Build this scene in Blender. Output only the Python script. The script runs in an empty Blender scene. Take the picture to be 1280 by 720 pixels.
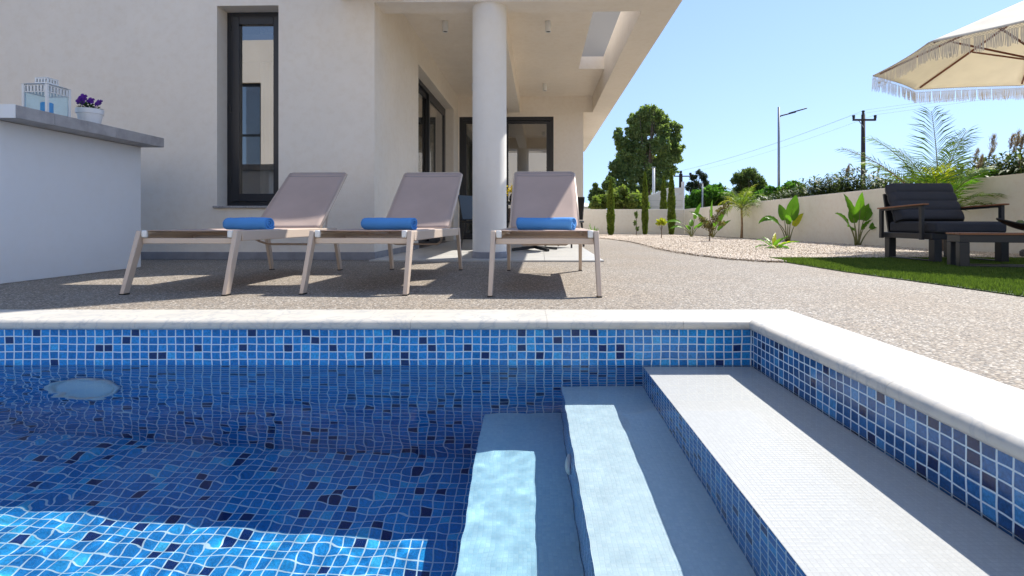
import bpy, bmesh, math, random
import numpy as np
from mathutils import Vector, Matrix, Euler
R = math.radians
random.seed(7); rng = np.random.default_rng(7)
sc = bpy.context.scene
COL = sc.collection

# ------------------------------------------------------------------ camera, sky, sun, exposure
EYE = 0.40
cam_d = bpy.data.cameras.new('camera'); cam = bpy.data.objects.new('camera', cam_d); COL.objects.link(cam)
cam.location = (0, 0, EYE); cam.rotation_euler = (R(90), 0, 0)
cam_d.sensor_width = 36; cam_d.lens = 677/1280*36
cam_d.shift_x = -19/1280; cam_d.shift_y = -84/1280
cam_d.clip_start = 0.02; cam_d.clip_end = 3000
sc.camera = cam

SA, SB = 0.62, 0.50                       # the light travels (-SA, -SB, -1)
light_dir = Vector((-SA, -SB, -1)).normalized()
w = bpy.data.worlds.new('World'); sc.world = w; w.use_nodes = True
wn = w.node_tree.nodes; bg = wn['Background']
sky = wn.new('ShaderNodeTexSky'); sky.sky_type = 'NISHITA'; sky.sun_disc = False
sky.sun_elevation = math.atan2(1, math.hypot(SA, SB)); sky.sun_rotation = math.atan2(SA, SB)
sky.altitude = 50; sky.air_density = 1.4; sky.dust_density = 0.0; sky.ozone_density = 2.5
tc = wn.new('ShaderNodeTexCoord'); vadd = wn.new('ShaderNodeVectorMath'); vadd.operation = 'ADD'; vadd.inputs[1].default_value = (0, 0, 0.22)
vnm = wn.new('ShaderNodeVectorMath'); vnm.operation = 'NORMALIZE'
w.node_tree.links.new(tc.outputs['Generated'], vadd.inputs[0]); w.node_tree.links.new(vadd.outputs[0], vnm.inputs[0]); w.node_tree.links.new(vnm.outputs[0], sky.inputs[0])
tint = wn.new('ShaderNodeMixRGB'); tint.blend_type = 'MULTIPLY'; tint.inputs[0].default_value = 1; tint.inputs[2].default_value = (0.99, 0.92, 0.94, 1)
w.node_tree.links.new(sky.outputs[0], tint.inputs[1]); w.node_tree.links.new(tint.outputs[0], bg.inputs[0]); bg.inputs[1].default_value = 0.077
sun_d = bpy.data.lights.new('sun', 'SUN'); sun_d.energy = 2.7; sun_d.angle = R(0.5); sun_d.color = (1.0, 0.95, 0.87)
sun = bpy.data.objects.new('sun', sun_d); COL.objects.link(sun)
sun.rotation_euler = light_dir.to_track_quat('-Z', 'Y').to_euler(); sun.location = (6, 5, 12)
sun_d.cycles.is_caustics_light = True

sc.view_settings.view_transform = 'Standard'; sc.view_settings.look = 'None'
sc.view_settings.gamma = 1; sc.view_settings.use_curve_mapping = False
sc.view_settings.exposure = 1.48
cy = sc.cycles
cy.max_bounces = 10; cy.diffuse_bounces = 6; cy.glossy_bounces = 4; cy.transmission_bounces = 8; cy.transparent_max_bounces = 16
cy.caustics_refractive = True; cy.caustics_reflective = False; cy.blur_glossy = 0.3
cy.sample_clamp_indirect = 6.0; cy.use_denoising = True

# ------------------------------------------------------------------ helpers
def tag(o, label=None, cat=None, group=None, kind=None):
    if label: o['label'] = label
    if cat: o['category'] = cat
    if group: o['group'] = group
    if kind: o['kind'] = kind
    return o
def empty(name, loc=(0, 0, 0), rz=0.0, label=None, cat=None, group=None):
    o = bpy.data.objects.new(name, None); COL.objects.link(o)
    o.location = loc; o.rotation_euler = (0, 0, rz); o.empty_display_size = 0.1
    return tag(o, label, cat, group)
class MB:
    def __init__(s): s.v = []; s.f = []
    def add(s, vs, fs):
        b = len(s.v); s.v += [tuple(p) for p in vs]; s.f += [tuple(b+i for i in f) for f in fs]; return s
    def box(s, x0, y0, z0, x1, y1, z1, M=None):
        vs = [Vector(p) for p in ((x0,y0,z0),(x1,y0,z0),(x1,y1,z0),(x0,y1,z0),(x0,y0,z1),(x1,y0,z1),(x1,y1,z1),(x0,y1,z1))]
        if M: vs = [M @ p for p in vs]
        return s.add(vs, [(0,3,2,1),(4,5,6,7),(0,1,5,4),(1,2,6,5),(2,3,7,6),(3,0,4,7)])
    def hexa(s, bot, top):                # two quads, bottom and top, counter-clockwise
        return s.add(list(bot)+list(top), [(0,3,2,1),(4,5,6,7),(0,1,5,4),(1,2,6,5),(2,3,7,6),(3,0,4,7)])
    def beam(s, a, b, w, h, up=(0,0,1)):  # rectangular bar from a to b
        a, b = Vector(a), Vector(b); d = (b-a).normalized(); u = Vector(up)
        x = d.cross(u)
        if x.length < 1e-4: x = d.cross(Vector((0,1,0)))
        x.normalize(); u = x.cross(d).normalized()
        q = lambda c: [c - x*w/2 - u*h/2, c + x*w/2 - u*h/2, c + x*w/2 + u*h/2, c - x*w/2 + u*h/2]
        return s.add(q(a)+q(b), [(3,2,1,0),(4,5,6,7),(0,1,5,4),(1,2,6,5),(2,3,7,6),(3,0,4,7)])
    def tube(s, path, r, n=8, cap=True):
        P = [Vector(p) for p in path]; rr = r if isinstance(r, (list, tuple)) else [r]*len(P)
        rings = []; prev = None
        for i, p in enumerate(P):
            d = (P[min(i+1, len(P)-1)] - P[max(i-1, 0)]).normalized()
            ref = Vector((0,0,1)) if abs(d.z) < 0.95 else Vector((0,1,0))
            if prev is None: x = d.cross(ref).normalized()
            else:
                x = (prev - d*prev.dot(d))
                x = x.normalized() if x.length > 1e-5 else d.cross(ref).normalized()
            prev = x; y = d.cross(x)
            rings.append([p + (x*math.cos(2*math.pi*k/n) + y*math.sin(2*math.pi*k/n))*rr[i] for k in range(n)])
        vs = [q for rg in rings for q in rg]
        fs = [(i*n+k, i*n+(k+1)%n, (i+1)*n+(k+1)%n, (i+1)*n+k) for i in range(len(P)-1) for k in range(n)]
        if cap: fs += [tuple(range(n-1, -1, -1)), tuple((len(P)-1)*n+k for k in range(n))]
        return s.add(vs, fs)
    def lathe(s, prof, n=24, c=(0,0,0)):  # prof: (r, z)
        vs = [(c[0]+r*math.cos(2*math.pi*k/n), c[1]+r*math.sin(2*math.pi*k/n), c[2]+z) for r, z in prof for k in range(n)]
        fs = [(i*n+k, i*n+(k+1)%n, (i+1)*n+(k+1)%n, (i+1)*n+k) for i in range(len(prof)-1) for k in range(n)]
        if prof[0][0] > 1e-6: fs.append(tuple(range(n-1, -1, -1)))
        if prof[-1][0] > 1e-6: fs.append(tuple((len(prof)-1)*n+k for k in range(n)))
        return s.add(vs, fs)
    def sheet(s, fn, nu, nv):
        vs = [fn(i/nu, j/nv) for i in range(nu+1) for j in range(nv+1)]
        fs = [(i*(nv+1)+j, (i+1)*(nv+1)+j, (i+1)*(nv+1)+j+1, i*(nv+1)+j+1) for i in range(nu) for j in range(nv)]
        return s.add(vs, fs)
    def build(s, name, m, parent=None, bevel=0, smooth=False, seg=2, solid=0, angle=None, loc=None):
        me = bpy.data.meshes.new(name); me.from_pydata([tuple(p) for p in s.v], [], s.f); me.update()
        if m: me.materials.append(m)
        o = bpy.data.objects.new(name, me); COL.objects.link(o)
        if parent: o.parent = parent
        if loc is not None: o.location = loc
        if smooth: me.polygons.foreach_set('use_smooth', [True]*len(me.polygons))
        if solid:
            md = o.modifiers.new('solid', 'SOLIDIFY'); md.thickness = solid; md.offset = 0
        if bevel:
            md = o.modifiers.new('bevel', 'BEVEL'); md.width = bevel; md.segments = seg; md.limit_method = 'ANGLE'; md.angle_limit = R(35)
            md.harden_normals = False
            if not smooth: me.polygons.foreach_set('use_smooth', [True]*len(me.polygons)); me.set_sharp_from_angle(angle=R(50))
        return o
def quad_cloud(name, Q, m, parent=None, smooth=False):    # Q: (n, k, 3)
    n, k, _ = Q.shape
    me = bpy.data.meshes.new(name); me.vertices.add(n*k); me.vertices.foreach_set('co', Q.reshape(-1).astype(np.float32))
    me.loops.add(n*k); me.loops.foreach_set('vertex_index', np.arange(n*k, dtype=np.int32))
    me.polygons.add(n); me.polygons.foreach_set('loop_start', np.arange(0, n*k, k, dtype=np.int32))
    me.polygons.foreach_set('loop_total', np.full(n, k, dtype=np.int32))
    me.update(calc_edges=True); me.validate()
    if m: me.materials.append(m)
    o = bpy.data.objects.new(name, me); COL.objects.link(o)
    if parent: o.parent = parent
    return o
def copy_tree(o, parent=None):
    c = o.copy(); COL.objects.link(c); c.parent = parent
    for ch in list(o.children): copy_tree(ch, c)
    return c

# ------------------------------------------------------------------ materials
def newmat(name):
    m = bpy.data.materials.new(name); m.use_nodes = True
    return m, m.node_tree.nodes, m.node_tree.links, m.node_tree.nodes['Principled BSDF']
def lnk(L, a, b): L.new(a, b)
def math_n(N, L, op, a, b=None, c=None):
    n = N.new('ShaderNodeMath'); n.operation = op
    for i, x in enumerate((a, b, c)):
        if x is None: continue
        if isinstance(x, (int, float)): n.inputs[i].default_value = x
        else: L.new(x, n.inputs[i])
    return n.outputs[0]
def ramp(N, L, fac, stops, interp='LINEAR'):
    r = N.new('ShaderNodeValToRGB'); r.color_ramp.interpolation = interp
    el = r.color_ramp.elements
    while len(el) < len(stops): el.new(0.5)
    for e, (p, c) in zip(el, stops): e.position = p; e.color = (*c, 1)
    L.new(fac, r.inputs[0]); return r.outputs[0]
def noise(N, L, vec, scale, detail=3, rough=0.5):
    n = N.new('ShaderNodeTexNoise'); n.inputs['Scale'].default_value = scale; n.inputs['Detail'].default_value = detail
    n.inputs['Roughness'].default_value = rough
    if vec is not None: L.new(vec, n.inputs['Vector'])
    return n
def coords(N): return N.new('ShaderNodeTexCoord').outputs['Object']
def wpos(N): return N.new('ShaderNodeNewGeometry').outputs['Position']
def bump(N, L, P, h, strength=0.3, dist=0.01):
    b = N.new('ShaderNodeBump'); b.inputs['Strength'].default_value = strength; b.inputs['Distance'].default_value = dist
    L.new(h, b.inputs['Height']); L.new(b.outputs[0], P.inputs['Normal'])
def mat(name, col, rough=0.5, metal=0.0, var=0.0, vscale=4, bs=0, bscale=80, spec=0.5, bdist=0.004):
    m, N, L, P = newmat(name)
    P.inputs['Roughness'].default_value = rough; P.inputs['Metallic'].default_value = metal
    P.inputs['Specular IOR Level'].default_value = spec
    P.inputs['Base Color'].default_value = (*col, 1)
    if var:
        n = noise(N, L, wpos(N), vscale, 5, 0.6)
        c = ramp(N, L, n.outputs[0], [(0.3, [x*(1-var) for x in col]), (0.7, [min(1, x*(1+var)) for x in col])])
        L.new(c, P.inputs['Base Color'])
    if bs:
        n2 = noise(N, L, wpos(N), bscale, 4, 0.6); bump(N, L, P, n2.outputs[0], bs, bdist)
    return m
def stucco(name, col, var=0.05, stain=(0.8, 0.72, 0.6), amount=0.25, bs=0.5):
    m, N, L, P = newmat(name); P.inputs['Roughness'].default_value = 0.85; P.inputs['Specular IOR Level'].default_value = 0.2
    pos = wpos(N); a = noise(N, L, pos, 0.9, 5, 0.6); b = noise(N, L, pos, 14, 4, 0.6)
    c1 = ramp(N, L, a.outputs[0], [(0.3, [x*(1-var) for x in col]), (0.7, [min(1, x*(1+var)) for x in col])])
    mx = N.new('ShaderNodeMixRGB'); mx.blend_type = 'MULTIPLY'; L.new(c1, mx.inputs[1])
    mx.inputs[2].default_value = (*stain, 1)
    f = ramp(N, L, b.outputs[0], [(0.45, (0,0,0)), (0.8, (amount,)*3)]); L.new(f, mx.inputs[0])
    L.new(mx.outputs[0], P.inputs['Base Color'])
    g = noise(N, L, pos, 260, 3, 0.7); bump(N, L, P, g.outputs[0], bs, 0.003)
    return m
def mosaic(name, ax, ay, px, py, ox=0, oy=0, stops=None, grout=(0.62, 0.73, 0.80), gw=0.062, wob=0.075, marb=0.35):
    """square glass mosaic: every tile its own blue, pale joints, slightly wavy lines"""
    m, N, L, P = newmat(name)
    pos = wpos(N); sep = N.new('ShaderNodeSeparateXYZ'); L.new(pos, sep.inputs[0])
    wv = noise(N, L, pos, 9, 2, 0.5); ws = N.new('ShaderNodeSeparateXYZ'); L.new(wv.outputs['Color'], ws.inputs[0])
    def cell(axis, p, o, wi):
        v = math_n(N, L, 'DIVIDE', math_n(N, L, 'ADD', sep.outputs[axis], 50+o), p)
        v = math_n(N, L, 'ADD', v, math_n(N, L, 'MULTIPLY', math_n(N, L, 'SUBTRACT', ws.outputs[wi], 0.5), wob*4))
        fl = math_n(N, L, 'FLOOR', v); fr = math_n(N, L, 'FRACT', v)
        d = math_n(N, L, 'MINIMUM', fr, math_n(N, L, 'SUBTRACT', 1.0, fr))
        return fl, d
    fa, da = cell(ax, px, ox, 0); fb, db = cell(ay, py, oy, 1)
    cb = N.new('ShaderNodeCombineXYZ'); L.new(fa, cb.inputs[0]); L.new(fb, cb.inputs[1]); cb.inputs[2].default_value = sum(map(ord, name)) % 17
    wnn = N.new('ShaderNodeTexWhiteNoise'); wnn.noise_dimensions = '3D'; L.new(cb.outputs[0], wnn.inputs['Vector'])
    if stops is None:
        stops = [(0.0, (0.006, 0.028, 0.13)), (0.08, (0.011, 0.165, 0.47)), (0.40, (0.014, 0.20, 0.54)),
                 (0.70, (0.020, 0.245, 0.61)), (0.91, (0.040, 0.34, 0.70))]
    c = ramp(N, L, wnn.outputs['Value'], stops, 'CONSTANT')
    mb = noise(N, L, pos, 130, 4, 0.7)
    mv = ramp(N, L, mb.outputs[0], [(0.3, (1-marb,)*3), (0.7, (1+marb,)*3)])
    mx = N.new('ShaderNodeMixRGB'); mx.blend_type = 'MULTIPLY'; mx.inputs[0].default_value = 1; L.new(c, mx.inputs[1]); L.new(mv, mx.inputs[2])
    # rounded tile corners
    e = math_n(N, L, 'MINIMUM', da, db)
    cr = math_n(N, L, 'SUBTRACT', math_n(N, L, 'ADD', da, db), gw*1.1)
    e = math_n(N, L, 'MINIMUM', e, cr)
    f = N.new('ShaderNodeMapRange'); f.inputs[1].default_value = gw-0.012; f.inputs[2].default_value = gw+0.012; L.new(e, f.inputs[0])
    m2 = N.new('ShaderNodeMixRGB'); L.new(f.outputs[0], m2.inputs[0]); m2.inputs[1].default_value = (*grout, 1); L.new(mx.outputs[0], m2.inputs[2])
    L.new(m2.outputs[0], P.inputs['Base Color'])
    rg = math_n(N, L, 'SUBTRACT', 0.6, math_n(N, L, 'MULTIPLY', f.outputs[0], 0.42)); L.new(rg, P.inputs['Roughness'])
    hh = N.new('ShaderNodeMapRange'); hh.inputs[1].default_value = gw-0.03; hh.inputs[2].default_value = gw+0.08; L.new(e, hh.inputs[0])
    bump(N, L, P, hh.outputs[0], 0.35, 0.0012)
    return m
def leafmat(name, dark, light, trans=0.35, rough=0.5, scale=3):
    m, N, L, P = newmat(name)
    ri = N.new('ShaderNodeNewGeometry').outputs['Random Per Island']
    nz = noise(N, L, wpos(N), scale, 2, 0.5)
    s = math_n(N, L, 'ADD', math_n(N, L, 'MULTIPLY', ri, 0.6), math_n(N, L, 'MULTIPLY', nz.outputs[0], 0.6))
    c = ramp(N, L, s, [(0.25, dark), (0.85, light)])
    L.new(c, P.inputs['Base Color']); P.inputs['Roughness'].default_value = rough; P.inputs['Specular IOR Level'].default_value = 0.15
    t = N.new('ShaderNodeBsdfTranslucent'); br = N.new('ShaderNodeMixRGB'); br.blend_type = 'MULTIPLY'; br.inputs[0].default_value = 1
    L.new(c, br.inputs[1]); br.inputs[2].default_value = (1.5, 1.7, 0.7, 1); L.new(br.outputs[0], t.inputs[0])
    mx = N.new('ShaderNodeMixShader'); mx.inputs[0].default_value = trans
    L.new(P.outputs[0], mx.inputs[1]); L.new(t.outputs[0], mx.inputs[2])
    L.new(mx.outputs[0], N['Material Output'].inputs[0])
    return m
def clothmat(name, col, tcol, trans=0.3, weave=500, bs=0.3):
    m, N, L, P = newmat(name)
    pos = coords(N)
    n = noise(N, L, pos, 5, 3); c = ramp(N, L, n.outputs[0], [(0.3, [x*0.93 for x in col]), (0.7, [min(1, x*1.06) for x in col])])
    L.new(c, P.inputs['Base Color']); P.inputs['Roughness'].default_value = 0.8; P.inputs['Specular IOR Level'].default_value = 0.25
    w1 = noise(N, L, pos, weave, 2); bump(N, L, P, w1.outputs[0], bs, 0.002)
    t = N.new('ShaderNodeBsdfTranslucent'); t.inputs[0].default_value = (*tcol, 1)
    mx = N.new('ShaderNodeMixShader'); mx.inputs[0].default_value = trans
    L.new(P.outputs[0], mx.inputs[1]); L.new(t.outputs[0], mx.inputs[2]); L.new(mx.outputs[0], N['Material Output'].inputs[0])
    return m

M = {}
M['stucco'] = stucco('warm_white_stucco', (0.86, 0.785, 0.685))
M['counter_white'] = stucco('white_render', (0.80, 0.80, 0.80), 0.02, amount=0.08)
M['boundary'] = stucco('cream_boundary_render', (0.78, 0.74, 0.655), 0.04, (0.76, 0.64, 0.50), 0.25)
M['skirt'] = mat('grey_stone_skirting', (0.27, 0.27, 0.29), 0.6, var=0.2, vscale=6)
M['anthracite'] = mat('anthracite_aluminium', (0.018, 0.020, 0.026), 0.35)
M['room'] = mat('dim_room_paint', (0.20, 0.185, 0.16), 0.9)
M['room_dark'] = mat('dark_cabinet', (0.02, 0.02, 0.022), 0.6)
M['curtain'] = clothmat('sheer_curtain', (0.62, 0.56, 0.48), (0.6, 0.55, 0.48), 0.3)
M['white_plastic'] = mat('white_plastic', (0.78, 0.78, 0.76), 0.35)
M['taupe'] = mat('taupe_powder_coat', (0.60, 0.485, 0.39), 0.42, metal=0.15, bs=0.05, bscale=400)
M['sling'] = clothmat('taupe_sling_mesh', (0.57, 0.45, 0.395), (0.58, 0.43, 0.32), 0.22, 900, 0.4)
M['sling_seam'] = mat('sling_seam_thread', (0.36, 0.30, 0.28), 0.8)
M['towel'] = clothmat('blue_terry', (0.10, 0.33, 0.74), (0.08, 0.28, 0.65), 0.05, 170, 1.0)
M['char_metal'] = mat('charcoal_metal', (0.022, 0.023, 0.026), 0.45)
M['char_fabric'] = clothmat('charcoal_fabric', (0.050, 0.052, 0.062), (0.04, 0.04, 0.04), 0.02, 500, 0.6)
M['black'] = mat('black_plastic', (0.01, 0.01, 0.01), 0.4)
M['galv'] = mat('galvanised_steel', (0.32, 0.34, 0.36), 0.5, metal=0.4)
M['pole_dark'] = mat('creosoted_timber', (0.045, 0.032, 0.03), 0.8, var=0.3, vscale=10)
M['wire'] = mat('power_cable', (0.3, 0.33, 0.38), 0.6)
M['canopy'] = clothmat('ivory_canvas', (0.82, 0.80, 0.74), (0.88, 0.80, 0.64), 0.42, 600, 0.2)
M['fringe'] = clothmat('ivory_cotton_fringe', (0.62, 0.56, 0.47), (0.6, 0.52, 0.42), 0.15, 300, 0.2)
M['bark'] = mat('bark', (0.16, 0.12, 0.09), 0.9, var=0.3, vscale=12, bs=0.6, bscale=40)
M['blue_glass'] = mat('blue_candle_wax', (0.03, 0.30, 0.62), 0.3)
M['pot'] = mat('white_flower_pot', (0.78, 0.78, 0.78), 0.4)
M['violet'] = leafmat('violet_petals', (0.05, 0.01, 0.16), (0.16, 0.04, 0.38), 0.3, scale=40)
M['soil'] = mat('potting_soil', (0.03, 0.02, 0.015), 0.95)
M['yellow'] = leafmat('yellow_petals', (0.5, 0.30, 0.01), (0.8, 0.6, 0.03), 0.3, scale=40)

def wood(name, a, b, ax=0):
    m, N, L, P = newmat(name); c = coords(N); mp = N.new('ShaderNodeMapping'); s = [60, 60, 60]; s[ax] = 3
    mp.inputs['Scale'].default_value = s; L.new(c, mp.inputs[0])
    n = noise(N, L, mp.outputs[0], 1, 5, 0.6); L.new(ramp(N, L, n.outputs[0], [(0.3, a), (0.7, b)]), P.inputs['Base Color'])
    P.inputs['Roughness'].default_value = 0.5; return m
M['teak'] = wood('oiled_teak', (0.20, 0.075, 0.03), (0.36, 0.15, 0.06), 1)
M['teak_x'] = wood('oiled_teak_across', (0.20, 0.075, 0.03), (0.36, 0.15, 0.06), 0)
M['rib'] = wood('stained_hardwood', (0.13, 0.035, 0.015), (0.24, 0.07, 0.03), 0)

def marble(name, base, vein, scale=3.0):
    m, N, L, P = newmat(name); pos = wpos(N)
    a = noise(N, L, pos, scale, 8, 0.65); b = N.new('ShaderNodeTexNoise'); b.inputs['Scale'].default_value = scale*1.8
    b.inputs['Detail'].default_value = 6; b.inputs['Distortion'].default_value = 2.2; L.new(pos, b.inputs['Vector'])
    v = math_n(N, L, 'ABSOLUTE', math_n(N, L, 'SUBTRACT', b.outputs[0], 0.5))
    vr = ramp(N, L, v, [(0.0, (1,1,1)), (0.035, (0.25,)*3), (0.12, (0,0,0))])
    c = ramp(N, L, a.outputs[0], [(0.3, [x*0.88 for x in base]), (0.7, base)])
    f = math_n(N, L, 'MULTIPLY', vr, math_n(N, L, 'MULTIPLY', a.outputs[0], 0.75))
    mx = N.new('ShaderNodeMixRGB'); L.new(f, mx.inputs[0]); L.new(c, mx.inputs[1]); mx.inputs[2].default_value = (*vein, 1)
    L.new(mx.outputs[0], P.inputs['Base Color']); P.inputs['Roughness'].default_value = 0.45; return m
M['marble'] = marble('cream_marble', (0.60, 0.565, 0.50), (0.22, 0.26, 0.31))
M['granite_slab'] = mat('grey_stone_worktop', (0.36, 0.34, 0.335), 0.5, var=0.22, vscale=9)
M['sill'] = mat('speckled_sill_stone', (0.36, 0.34, 0.33), 0.5, var=0.35, vscale=60)

def pebbledash():
    m, N, L, P = newmat('exposed_aggregate'); pos = wpos(N)
    v = N.new('ShaderNodeTexVoronoi'); v.inputs['Scale'].default_value = 145; L.new(pos, v.inputs['Vector'])
    s = N.new('ShaderNodeSeparateXYZ'); L.new(v.outputs['Color'], s.inputs[0])
    c = ramp(N, L, s.outputs[0], [(0.0, (0.13, 0.11, 0.09)), (0.12, (0.23, 0.195, 0.16)), (0.36, (0.31, 0.27, 0.22)), (0.58, (0.255, 0.24, 0.22)),
                                  (0.72, (0.41, 0.355, 0.285)), (0.86, (0.48, 0.44, 0.385)), (0.95, (0.66, 0.62, 0.56))], 'CONSTANT')
    e = ramp(N, L, v.outputs['Distance'], [(0.0, (1,1,1)), (0.5, (0.92,)*3), (0.85, (0.6,)*3)])
    mx = N.new('ShaderNodeMixRGB'); mx.blend_type = 'MULTIPLY'; mx.inputs[0].default_value = 1; L.new(c, mx.inputs[1]); L.new(e, mx.inputs[2])
    big = noise(N, L, pos, 1.3, 5, 0.6); bc = ramp(N, L, big.outputs[0], [(0.3, (0.88, 0.82, 0.75)), (0.7, (0.96, 0.96, 0.96))])
    m2 = N.new('ShaderNodeMixRGB'); m2.blend_type = 'MULTIPLY'; m2.inputs[0].default_value = 1; L.new(mx.outputs[0], m2.inputs[1]); L.new(bc, m2.inputs[2])
    L.new(m2.outputs[0], P.inputs['Base Color']); P.inputs['Roughness'].default_value = 0.75
    inv = math_n(N, L, 'SUBTRACT', 1.0, v.outputs['Distance']); bump(N, L, P, inv, 0.6, 0.003); return m
M['deck'] = pebbledash()
def gravelbase():
    m, N, L, P = newmat('pale_gravel_bed'); pos = wpos(N)
    v = N.new('ShaderNodeTexVoronoi'); v.inputs['Scale'].default_value = 34; L.new(pos, v.inputs['Vector'])
    s = N.new('ShaderNodeSeparateXYZ'); L.new(v.outputs['Color'], s.inputs[0])
    c = ramp(N, L, s.outputs[0], [(0.0, (0.30, 0.25, 0.19)), (0.3, (0.50, 0.44, 0.36)), (0.6, (0.60, 0.54, 0.46)), (0.85, (0.70, 0.66, 0.60))], 'CONSTANT')
    L.new(c, P.inputs['Base Color']); P.inputs['Roughness'].default_value = 0.9
    inv = math_n(N, L, 'SUBTRACT', 1.0, v.outputs['Distance']); bump(N, L, P, inv, 1.0, 0.02); return m
M['gravel'] = gravelbase()
def pebble():
    m, N, L, P = newmat('pale_pebbles')
    ri = N.new('ShaderNodeNewGeometry').outputs['Random Per Island']
    c = ramp(N, L, ri, [(0.0, (0.26, 0.18, 0.12)), (0.12, (0.46, 0.37, 0.28)), (0.45, (0.58, 0.49, 0.40)), (0.8, (0.70, 0.62, 0.53))])
    L.new(c, P.inputs['Base Color']); P.inputs['Roughness'].default_value = 0.8; return m
M['pebble'] = pebble()
M['patio'] = mat('pale_porcelain_tile', (0.50, 0.49, 0.46), 0.4, var=0.08, vscale=3)
M['ground'] = mat('dry_field_soil', (0.22, 0.18, 0.11), 0.95, var=0.3, vscale=0.4)
M['turf_base'] = mat('turf_backing', (0.035, 0.06, 0.018), 0.9)
M['grass'] = leafmat('artificial_grass_blade', (0.045, 0.078, 0.018), (0.14, 0.20, 0.045), 0.35, 0.5, 20)
M['tile_far'] = mosaic('blue_mosaic_across', 0, 2, 0.0366, 0.0310, 0, 0.0125)
M['tile_side'] = mosaic('blue_mosaic_along', 1, 2, 0.0366, 0.0310, 0, 0.0125)
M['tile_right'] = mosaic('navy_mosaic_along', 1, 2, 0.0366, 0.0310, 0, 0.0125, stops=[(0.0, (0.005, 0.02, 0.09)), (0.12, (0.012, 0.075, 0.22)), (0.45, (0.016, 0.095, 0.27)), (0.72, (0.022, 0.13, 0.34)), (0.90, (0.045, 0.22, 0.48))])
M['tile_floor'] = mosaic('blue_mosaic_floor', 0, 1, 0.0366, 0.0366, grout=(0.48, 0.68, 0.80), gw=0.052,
    stops=[(0.0, (0.006, 0.03, 0.14)), (0.08, (0.012, 0.19, 0.52)), (0.40, (0.015, 0.235, 0.60)), (0.70, (0.022, 0.30, 0.68)), (0.91, (0.045, 0.42, 0.76))])  # blue floor tile, brightened and bluer to stand in for the water's depth tint
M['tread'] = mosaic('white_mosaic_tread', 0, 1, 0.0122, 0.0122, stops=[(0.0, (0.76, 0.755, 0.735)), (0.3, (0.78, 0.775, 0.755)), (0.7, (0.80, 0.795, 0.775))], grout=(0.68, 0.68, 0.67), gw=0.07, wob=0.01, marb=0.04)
M['tread_mid'] = mosaic('pale_aqua_mosaic_tread', 0, 1, 0.0122, 0.0122, stops=[(0.0, (0.53, 0.70, 0.77)), (0.3, (0.56, 0.73, 0.79)), (0.7, (0.59, 0.75, 0.81))], grout=(0.50, 0.66, 0.73), gw=0.07, wob=0.01, marb=0.04)  # tread mosaic tinted aqua in place of light absorbed by the water
M['tread_low'] = mosaic('aqua_mosaic_tread', 0, 1, 0.0122, 0.0122, stops=[(0.0, (0.36, 0.64, 0.78)), (0.3, (0.39, 0.67, 0.80)), (0.7, (0.42, 0.70, 0.82))], grout=(0.34, 0.60, 0.74), gw=0.07, wob=0.01, marb=0.04)  # stronger aqua painted in for the deeper water over the lowest tread
M['lens'] = mat('white_lamp_lens', (0.75, 0.80, 0.80), 0.3)

def glass(name, refl=0.25, tint=(0.75, 0.78, 0.78)):
    m, N, L, P = newmat(name); N.remove(P)
    g = N.new('ShaderNodeBsdfGlossy'); g.inputs['Roughness'].default_value = 0.0; g.inputs[0].default_value = (0.9, 0.9, 0.9, 1)
    t = N.new('ShaderNodeBsdfTransparent'); t.inputs[0].default_value = (*tint, 1)
    lw = N.new('ShaderNodeFresnel'); lw.inputs[0].default_value = 1.5
    bf = N.new('ShaderNodeNewGeometry').outputs['Backfacing']
    f = math_n(N, L, 'MULTIPLY', math_n(N, L, 'ADD', lw.outputs[0], refl), math_n(N, L, 'SUBTRACT', 1.0, bf))
    mx = N.new('ShaderNodeMixShader'); L.new(f, mx.inputs[0]); L.new(t.outputs[0], mx.inputs[1]); L.new(g.outputs[0], mx.inputs[2])
    L.new(mx.outputs[0], N['Material Output'].inputs[0]); return m
M['pane'] = glass('window_glass', 0.30)
M['clear'] = glass('clear_glass', 0.0, (0.90, 0.97, 1.0))
def watermat():
    m, N, L, P = newmat('pool_water_surface'); N.remove(P)
    g = N.new('ShaderNodeBsdfRefraction'); g.inputs['IOR'].default_value = 1.333; g.inputs['Roughness'].default_value = 0.0
    g.inputs[0].default_value = (0.99, 1, 1, 1)
    r = N.new('ShaderNodeBsdfGlossy'); r.inputs['Roughness'].default_value = 0.0
    fr = N.new('ShaderNodeFresnel'); fr.inputs[0].default_value = 1.333
    mx = N.new('ShaderNodeMixShader'); L.new(math_n(N, L, 'MULTIPLY', fr.outputs[0], 0.36), mx.inputs[0])
    L.new(g.outputs[0], mx.inputs[1]); L.new(r.outputs[0], mx.inputs[2]); L.new(mx.outputs[0], N['Material Output'].inputs[0])
    return m
M['water'] = watermat()

# ------------------------------------------------------------------ pool
ZW = -0.1876                      # water level
XW, YW = 0.916, 2.206             # right wall, far wall
PXL, PYN = -5.0, -2.6
DF = ZW - 0.905                   # floor
receivers = []
def st(name, mb, m, **k): return tag(mb.build(name, m, **k), kind='structure')
def quad(mb, a, b, c, d): mb.add([a, b, c, d], [(0, 1, 2, 3)])
far = MB(); far.box(PXL-0.1, YW, DF, XW+0.1, YW+0.15, -0.038); wf = st('pool_wall', far, M['tile_far'])
far2 = MB(); far2.box(PXL-0.1, PYN-0.15, DF, XW+0.1, PYN, -0.038); st('pool_wall', far2, M['tile_far'])
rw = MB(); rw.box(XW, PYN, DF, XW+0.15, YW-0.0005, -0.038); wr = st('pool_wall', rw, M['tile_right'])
lw_ = MB(); lw_.box(PXL-0.15, PYN, DF, PXL, YW-0.0005, -0.038); wl = st('pool_wall', lw_, M['tile_side'])
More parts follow.
